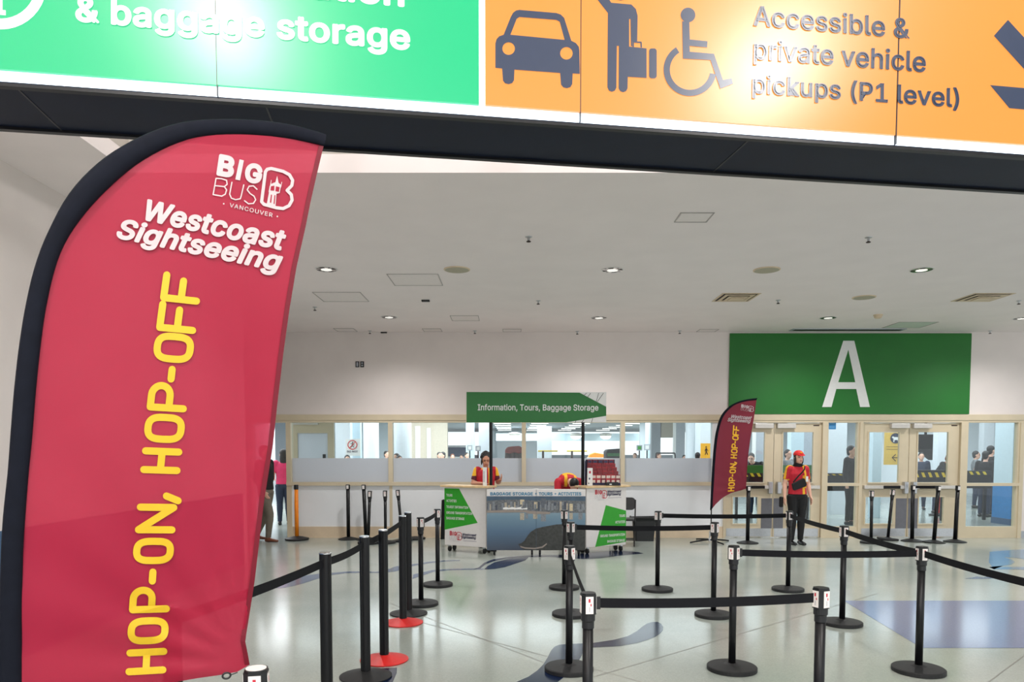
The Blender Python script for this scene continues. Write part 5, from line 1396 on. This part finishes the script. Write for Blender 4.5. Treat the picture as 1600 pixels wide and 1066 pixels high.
# open beige door leaf behind the first window
slab('door_5', (hx(455, 15.2), 15.2, 0), (hx(465, 15.2), 15.25, hz(661, 15.2)), M['beige'])
dd = bpy.data.objects['door_5']; Yd = 15.2
mb = MB(); 
for a, b, c_, e in ((465, 522, 661, 677), (512, 522, 677, 845), (465, 512, 722, 845)): mb.box((hx(a, Yd), Yd, max(0, hz(e, Yd))), (hx(b, Yd), Yd + .05, hz(c_, Yd)))
struct(mb.build('door_leaf', M['beige'], dd)); MB().box((hx(465, Yd), Yd + .02, hz(722, Yd)), (hx(512, Yd), Yd + .03, hz(677, Yd))).build('door_pane', M['frost'], dd)
MB().box((hx(459, Yd), Yd - .06, hz(664, Yd)), (hx(498, Yd), Yd, hz(660.5, Yd))).build('door_closer', M['silver'], dd)
MB().box((hx(505, Yd), Yd - .05, hz(716, Yd)), (hx(509, Yd), Yd, hz(710, Yd))).build('door_handle', M['black'], dd)
# strip lamps on the hall ceiling
GSL = 'strip lamps on the hall ceiling'
rows = ((783, 'left'), (843, 'middle'), (907, 'right'), (985, 'far right'))
k = 0
for px, nm in rows:
    x_ = hx(px + (2 if px < 800 else 0), 42)
    for j, py in enumerate((661.5, 664.2, 667, 669.6, 672)):
        Y_ = (HC_ - CAMZ - .03)*F/(HOR - py)
        t = thing('strip_lamp', '%s strip lamp in the %s row on the hall ceiling behind the glass' % (('nearest', 'second nearest', 'middle', 'second farthest', 'farthest')[j], nm), 'ceiling light', (x_, Y_, HC_ - .04), 0, GSL)
        MB().box((-.52, -.16, -.02), (.52, .16, .04)).build('lamp_housing', M['white'], t); MB().box((-.48, -.12, -.03), (.48, .12, -.02)).build('lamp_tube', M['strip'], t)
for i, (px, py) in enumerate(((804, 681), (850, 681), (899, 682), (945, 682))):
    p_ = P(px, py, 49.8); t = thing('flood_lamp', 'bright flood lamp on the hall fascia, %s of the four' % ('leftmost', 'second from left', 'third from left', 'rightmost')[i], 'lamp', (p_.x, 49.3, p_.z), 0, 'flood lamps on the hall fascia')
    MB().lathe([(.35, 0), (.42, .12), (.42, .16), (.2, .22)], 18).build('lamp_shade', M['silver'], t); MB().ell((0, 0, 0), (.36, .2, .2)).build('lamp_glass', M['strip'], t); MB().box((-.05, .1, .13), (.05, .699, .2)).build('bracket', M['silver'], t)

# signs in the hall
def hsign(px0, py0, px1, py1, Y, label, m, name='wall_sign'):
    x0, x1, z0, z1 = hx(px0, Y), hx(px1, Y), hz(py1, Y), hz(py0, Y)
    t = thing(name, label, 'sign', (x0, Y, z0)); MB().box((0, 0, 0), (x1-x0, .03, z1-z0)).build('sign_board', m, t)
    return t, (lambda x, y, l=.006: P(x, y, Y) - Vector((x0, Y + l, z0)))
t, fn_ = hsign(540, 686, 563, 712.5, 18.9, 'white sign with a red prohibition circle over a walking figure, behind the first window', M['white'])
k5 = lambda L: [(430 + x/8.395, 640 + y/8.395) for x, y in L]
mb = MB(); mb.flat(stroke2d([(k5(circ(1013, 465, 58, 28)), 1.2, True), (k5([(975,505),(1052,425)]), 1.0, False)]), lambda x, y: fn_(x, y, .01)); mb.build('prohibition_ring', M['red'], t)
mb = MB(); mb.flat(stroke2d([(k5([(1013,455),(1010,475),(990,498)]), 1.0, False), (k5([(1010,475),(1034,496)]), 1.0, False), (k5([(990,450),(1015,452),(1036,470)]), .8, False), (k5(circ(1015,435,7,10)), .8, True)]), lambda x, y: fn_(x, y, .008)); mb.build('walker_figure', M['dark'], t)
mb = MB(); t_ = text2d('DO NOT', .02); q = quad(k5([(945,565)])[0], k5([(1085,565)])[0], k5([(945,540)])[0]); mb.flat(([q(*v) for v in t_[0]], t_[1]), lambda x, y: fn_(x, y, .008)); mb.build('sign_lettering', M['printnavy'], t)
t, fn_ = hsign(1095, 693, 1112, 716.5, 21.5, 'yellow sign with a black walking figure, behind the rightmost window', mat('amber sign', (240, 176, 50), .5))
k8 = lambda L: [(940 + x/8.395, 640 + y/8.395) for x, y in L]
mb = MB(); mb.flat(stroke2d([(k8([(1372,515),(1372,550)]), 1.9, False), (k8([(1372,550),(1358,592)]), 1.2, False), (k8([(1372,550),(1390,590)]), 1.2, False), (k8([(1354,545),(1366,515)]), .9, False), (k8([(1376,515),(1396,545)]), .9, False), (k8(circ(1370,493,5,10)), 1.0, True)]), lambda x, y: fn_(x, y, .008)); mb.build('walker_figure', M['dark'], t)
t, fn_ = hsign(1382, 676, 1405, 726.5, 18.5, 'yellow notice with a round dog emblem and left arrow behind a door pane', mat('golden sign', (226, 186, 88), .5))
k6 = lambda L: [(1280 + x/8.395, 640 + y/8.395) for x, y in L]
mb = MB(); mb.flat((k6(circ(1000, 378, 68, 26)), [tuple(range(26))]), lambda x, y: fn_(min(x, 1405), y, .008)); mb.build('round_emblem', M['letternavy'], t)
mb = MB(); mb.flat(fill2d([k6([(962,352),(985,362),(1045,362),(1045,425),(1030,425),(1022,400),(985,402),(982,428),(968,428),(970,385),(948,368)])]), lambda x, y: fn_(x, y, .012)); mb.build('dog_shape', M['white'], t)
mb = MB(); mb.flat(stroke2d([(k6([(1045,632),(955,632)]), 1.1, False), (k6([(1000,590),(955,632),(1000,675)]), 1.1, False)]), lambda x, y: fn_(min(x, 1404.5), y, .008)); mb.build('arrow', M['darkbrown'], t)
for s_, ya, yb, xa, xb in (('Pet Relief', 500, 478, 880, 1035), ('area this way', 530, 515, 880, 1040)):
    mb = MB(); mb.flat(stroke2d([(k6([(xa, (ya+yb)/2), (xb, (ya+yb)/2)]), .5, False)]), lambda x, y: fn_(x, y, .008)); mb.build('caption_line', M['darkbrown'], t)
t, fn_ = hsign(1294, 659.5, 1305.5, 671, WY + .026, 'small blue notice stuck at the top of the pane between the door pairs', mat('blue notice', (60, 140, 200), .5), 'blue_notice')
for a, b in ((660.2, 662), (667, 668)): mb = MB(); mb.flat(([(1296, b), (1304, b), (1304, a), (1296, a)], [(0,1,2,3)]), lambda x, y: fn_(x, y, .004)); mb.build('caption_line', mat('pale blue caption', (130, 190, 230), .5), t)
for (px, py, Y, lb, hgt) in ((734, 700, 27, 'square grey post sign left of the seated van, behind the second window', 1), (747, 701, 28, 'square grey post sign to the right of its twin, behind the second window', 1), (1011, 699, 24, 'dark post sign behind the fourth window, right of its green twin', 1), (999, 700, 26, 'post sign with a green mark behind the fourth window', 1)):
    p_ = P(px, py, Y); t = thing('post_sign', lb.replace('seated ', ''), 'sign', (p_.x, Y, 0), 0, 'post signs in the hall')
    MB().lathe([(.16,0),(.16,.03),(.025,.04),(.025,p_.z - .1)], 14).build('sign_post', M['black'], t); MB().box((-.1, -.02, p_.z - .1), (.1, .02, p_.z + .1)).build('sign_plate', M['greycol'], t)
    MB().box((-.06, -.026, p_.z - .06), (.06, -.02, p_.z + .06)).build('sign_face', M['limegreen'] if 'green mark' in lb else M['white'], t)

# counters and hazard tape behind the door panes
def tape_counter(px0, px1, Y, ytop, ytape0, ytape1, label, front):
    x0, x1 = hx(px0, Y), hx(px1, Y); zt = hz(ytop, Y)
    t = thing('hall_counter', label, 'counter', (x0, Y, 0), 0, 'counters in the hall'); W_ = x1 - x0
    MB().box((0, 0, zt - .42), (W_, .3, zt)).build('counter_body', M['clothblack'], t)
    if front is M['green']: MB().box((-.004, -.012, hz(ytape0, Y)), (W_ + .004, -.001, zt)).build('green_front', front, t)
    for x_ in (.04, W_ - .1): MB().box((x_, .1, 0), (x_ + .06, .16, zt - .42)).build('leg', M['blackmetal'], t)
    mb = MB(); z0, z1 = hz(ytape1, Y), hz(ytape0, Y); MB().box((-.005, -.008, z0), (W_ + .005, -.001, z1)).build('tape_band', M['black'], t)
    n_ = int(W_/.16)
    for j in range(n_):
        a = j*.16 + .02; mb.add([(a + .05, -.012, z0), (a + .12, -.012, z0), (a + .07, -.012, z1), (a, -.012, z1)], [(0,1,2,3)])
    mb.build('hazard_stripes', M['hazard'], t)
    return t
tape_counter(1150, 1195, 17.5, 727, 739.5, 745, 'green fronted counter with hazard tape behind the left door pane', M['green'])
tape_counter(1222, 1271, 17.6, 727, 739.5, 745, 'green fronted counter with hazard tape behind the standing attendant', M['green'])
tape_counter(1428, 1484, 17.2, 735, 738.5, 746, 'black counter edged with hazard tape behind the rightmost door pane', M['clothblack'])
tape_counter(1503, 1551, 17.4, 736, 737, 742, 'black counter edged with hazard tape behind the right side window', M['clothblack'])
tape_counter(1288, 1338, 17.3, 740, 741, 743, 'dark counter behind the narrow pane between the door pairs', M['clothblack'])
t = thing('red_post', 'red barrier post on a black foot behind the lower pane of the rightmost door', 'barrier post', (*g2(1468, 806), 0))
MB().tube([(0,0,.06), (0,0,.96)], .07, 14).build('post', M['red'], t); MB().lathe([(.24,0),(.26,.03),(.1,.07)], 20).build('base', M['rubber'], t)

# vehicles, carts and display pieces in the hall (small, far)
def van(px, Y, label):
    p_ = P(px, 705, Y); t = thing('van', label, 'vehicle', (p_.x, Y, 0), R(-90))
    W_ = 2.0
    prof = [(-2.3,.35),(2.3,.35),(2.35,.9),(2.2,1.15),(1.5,1.25),(.95,2.0),(-2.2,2.1),(-2.35,1.9)]
    MB().prism([(x_, -W_/2, z_) for x_, z_ in prof], (0, W_, 0)).build('van_body', M['white'], t, bevel=.06)
    MB().prism([(1.52,-.85,1.27),(1.52,.85,1.27),(1.02,.78,1.93),(1.02,-.78,1.93)], (.02, 0, .02)).build('windscreen', M['denim'], t)
    for x_ in (-1.5, 1.5):
        for y_ in (-.95, .95): MB().tube([(x_, y_-.1, .34), (x_, y_+.1, .34)], .34, 18).build('wheel', M['rubber'], t)
van(715, 54, 'white van standing in the daylight beyond the second window')
def hall_person(px, Y, label, hgt=1.68, rz=0.0, top='clothblack', sleeve='long', hairm='hair', hair='short', pose=None, pitch=0.0, bottom='denim', skin='skin', voxel=.02, group='people in the hall behind the glass'):
    x_ = hx(px, Y); return figure(label, (x_, Y, 0), rz, hgt, pose, skin, hair, hairm, (top,), sleeve, None, bottom, 'black', pitch=pitch, voxel=voxel, fingers=False, group=group)
for px, Y, hh, lb, top_, rz, hm_ in (
    (542.5, 20.5 - 2.2, 1.56, 'person whose dark head shows below the prohibition sign behind the first window', 'greycloth', .3, 'hair'),
    (604, 24, 1.66, 'person in white half hidden by the first window mullion', 'white', .8, 'greyhair'),
    (613.5, 23, 1.73, 'dark haired person just right of the first window mullion', 'clothblack', 1.2, 'hair'),
    (619, 18.6, 1.60, 'dark haired person before the large round column, left one of the close pair', 'clothblack', -.4, 'hair'),
    (624, 18.1, 1.55, 'dark haired person before the large round column, right one of the close pair', 'clothblack', .5, 'hair'),
    (686.5, 24, 1.62, 'grey haired person left of the white van, behind the second window', 'greycloth', .4, 'greyhair'),
    (691.5, 23, 1.63, 'person right of the thin round column, behind the second window', 'denim', -.7, 'hair'),
    (707, 24.8, 1.56, 'person with brown hair in front of the white van', 'brown', .2, 'brown'),
    (721, 27, 1.53, 'shorter person in front of the white van bonnet', 'pink', -.2, 'greyhair'),
    (729.5, 25, 1.61, 'person standing by the grey post sign, behind the second window', 'denim', .6, 'hair'),
    (992, 28, 1.58, 'person in a pale top behind the fourth window, beside the green post sign', 'white', -.5, 'brown'),
    (1029.5, 25, 1.6, 'person pushing a rail cart behind the fourth window', 'brown', .9, 'brown'),
    (1069.5, 26, 1.52, 'person at the grey square column behind the fourth window', 'clothblack', .1, 'hair'),
    (1090.5, 21, 1.62, 'black haired person left of the yellow walking sign', 'hazard', 2.6, 'hair')):
    hall_person(px, Y, lb, hh, rz, top_, hairm=hm_)
# people close behind the door panes
LEAN = dict(waist=(0,-.04,1.06), chest=(0,-.16,1.22), neck=(-.04,-.25,1.34), head=(-.07,-.33,1.45), shL=(-.18,-.2,1.31), shR=(.17,-.18,1.31), elL=(-.26,-.3,1.08), elR=(.24,-.3,1.08), wrL=(-.12,-.42,1.13), wrR=(.1,-.42,1.13))
hall_person(1181, 18.5, 'grey haired person in black leaning on the green counter behind the left door pane', 1.74, R(-25), hairm='greyhair', pose=LEAN, pitch=R(20), voxel=.014)
hall_person(1231.5, 18.4, 'person in grey partly hidden behind the standing attendant door pane', 1.7, R(30), 'greycloth', voxel=.016)
hall_person(1331, 16.4, 'person in dark clothes standing behind the narrow pane between the door pairs', 1.78, R(40), bottom='clothblack', voxel=.016)
hall_person(1466, 19.4, 'person in a black jacket leaning over the hazard taped counter, rightmost door pane', 1.72, R(35), skin='skin2', hairm='brown', pose=LEAN, pitch=R(25), voxel=.014)
hall_person(1440, 20.6, 'person in dark blue beside the leaning one, rightmost door pane', 1.62, R(-20), 'denim', voxel=.016)
hall_person(1526, 21.2, 'person in a grey sleeveless top behind the right side window', 1.66, R(60), 'greycloth', 'short', 'greyhair', voxel=.014)
hall_person(1541, 18.3, 'dark silhouetted person left of the pale column in the right side window', 1.66, R(120), voxel=.016)
hall_person(1549, 19.2, 'taller dark silhouetted person touching the pale column in the right side window', 1.8, R(100), voxel=.016)
# bulky display pieces and carts
def far(px, Y): return hx(px, Y)
Y = 30; t = thing('draped_display', 'rust red and dark bulky display on arched legs behind the third window', 'display', (far(803, Y), Y, 0)); u = Y/F
for s_, c_ in zip((-11, -3, 5, 11), range(4)): MB().tube([(s_*u, 0, 0), (s_*u*.92, 0, 1.62)], [.13, .1], 10).build('leg', M['darkbrown'], t)
MB().prism([(x_*u, -.3, z_) for x_, z_ in ((-14,1.60),(-13.5,1.74),(-10,1.84),(0,1.87),(9,1.88),(13,1.8),(14,1.62),(8,1.56),(0,1.62),(-6,1.55),(-10,1.58))], (0, .6, 0)).build('draped_top', M['rust'], t, bevel=.05)
for i, (a, b, Y, lb) in enumerate(((841, 871, 33, 'left yellow height bar on a post behind the third window'), (886, 917, 34, 'right yellow height bar behind the third window'))):
    x0, x1 = hx(a, Y), hx(b, Y); z_ = hz(705, Y); t = thing('height_bar', lb, 'barrier', ((x0+x1)/2, Y, 0), 0, 'yellow height bars')
    MB().tube([(-(x1-x0)/2, 0, z_), ((x1-x0)/2, 0, z_)], .035, 8).build('bar', M['hazard'], t); MB().tube([(-(x1-x0)/4, 0, 0), (-(x1-x0)/4, 0, z_)], .05, 8).build('post', M['darkbrown'], t)
Y = 36; t = thing('counter_display', 'orange lit display counter behind the brochure rack', 'display', (hx(932, Y), Y, 0))
MB().box((-.45, -.3, 0), (.45, .3, 1.35)).build('display_base', M['white'], t); MB().prism([(x_, -.25, z_) for x_, z_ in ((-.42,1.35),(.42,1.35),(.34,1.52),(-.1,1.6),(-.36,1.5))], (0, .5, 0)).build('display_top', M['orange'], t, bevel=.03)
Y = 31; t = thing('luggage_cart', 'dark covered luggage cart behind the brochure rack, right of the orange display', 'cart', (hx(959, Y), Y, 0))
MB().prism([(x_, -.5, z_) for x_, z_ in ((-.36,.45),(.36,.45),(.38,1.7),(.3,1.78),(-.3,1.74),(-.38,1.66))], (0, 1.0, 0)).build('cart_cover', M['clothblack'], t, bevel=.05)
MB().box((-.34, -.52, 1.45), (.36, -.505, 1.58)).build('cart_band', M['greensign'], t)
for x_ in (-.28, .28):
    for y_ in (-.4, .4): MB().tube([(x_-.03, y_, .16), (x_+.03, y_, .16)], .16, 14).build('wheel', M['rubber'], t)
MB().box((-.35, -.5, .3), (.35, .5, .45)).build('cart_deck', M['steel'], t)
Y = 24; t = thing('rail_cart', 'black rail cart frame behind the fourth window', 'cart', (hx(1040, Y), Y, 0)); w2 = 15*Y/F
for x_ in (-w2, w2): MB().tube([(x_, 0, .12), (x_, 0, 1.5), (x_*.96, 0, 1.6)], .025, 8).build('upright', M['blackmetal'], t)
MB().tube([(-w2*.96, 0, 1.6), (w2*.96, 0, 1.6)], .025, 8).build('rail', M['blackmetal'], t); MB().box((-w2, -.25, .12), (w2, .25, .2)).build('deck', M['steel'], t)
for x_ in (-w2*.8, w2*.8): MB().tube([(x_, -.2, .06), (x_, -.16, .06)], .06, 12).build('wheel', M['rubber'], t)
Y = 24; t = thing('monitor', 'large dark hanging screen block behind the rightmost door pane', 'screen', (hx(1449, Y), Y, hz(679, Y)))
MB().box((-.28, 0, -.48), (.28, .3, .0)).build('screen_case', M['clothblack'], t); MB().prism([(-.28, .02, -.48), (.28, .02, -.48), (.28, .02, -.85), (.2, .02, -.85)], (0, .25, 0)).build('screen_arm', M['greyhair'], t)
MB().box((-.03, .1, 0), (.03, .16, HC_ - hz(679, Y))).build('hanger', M['blackmetal'], t)
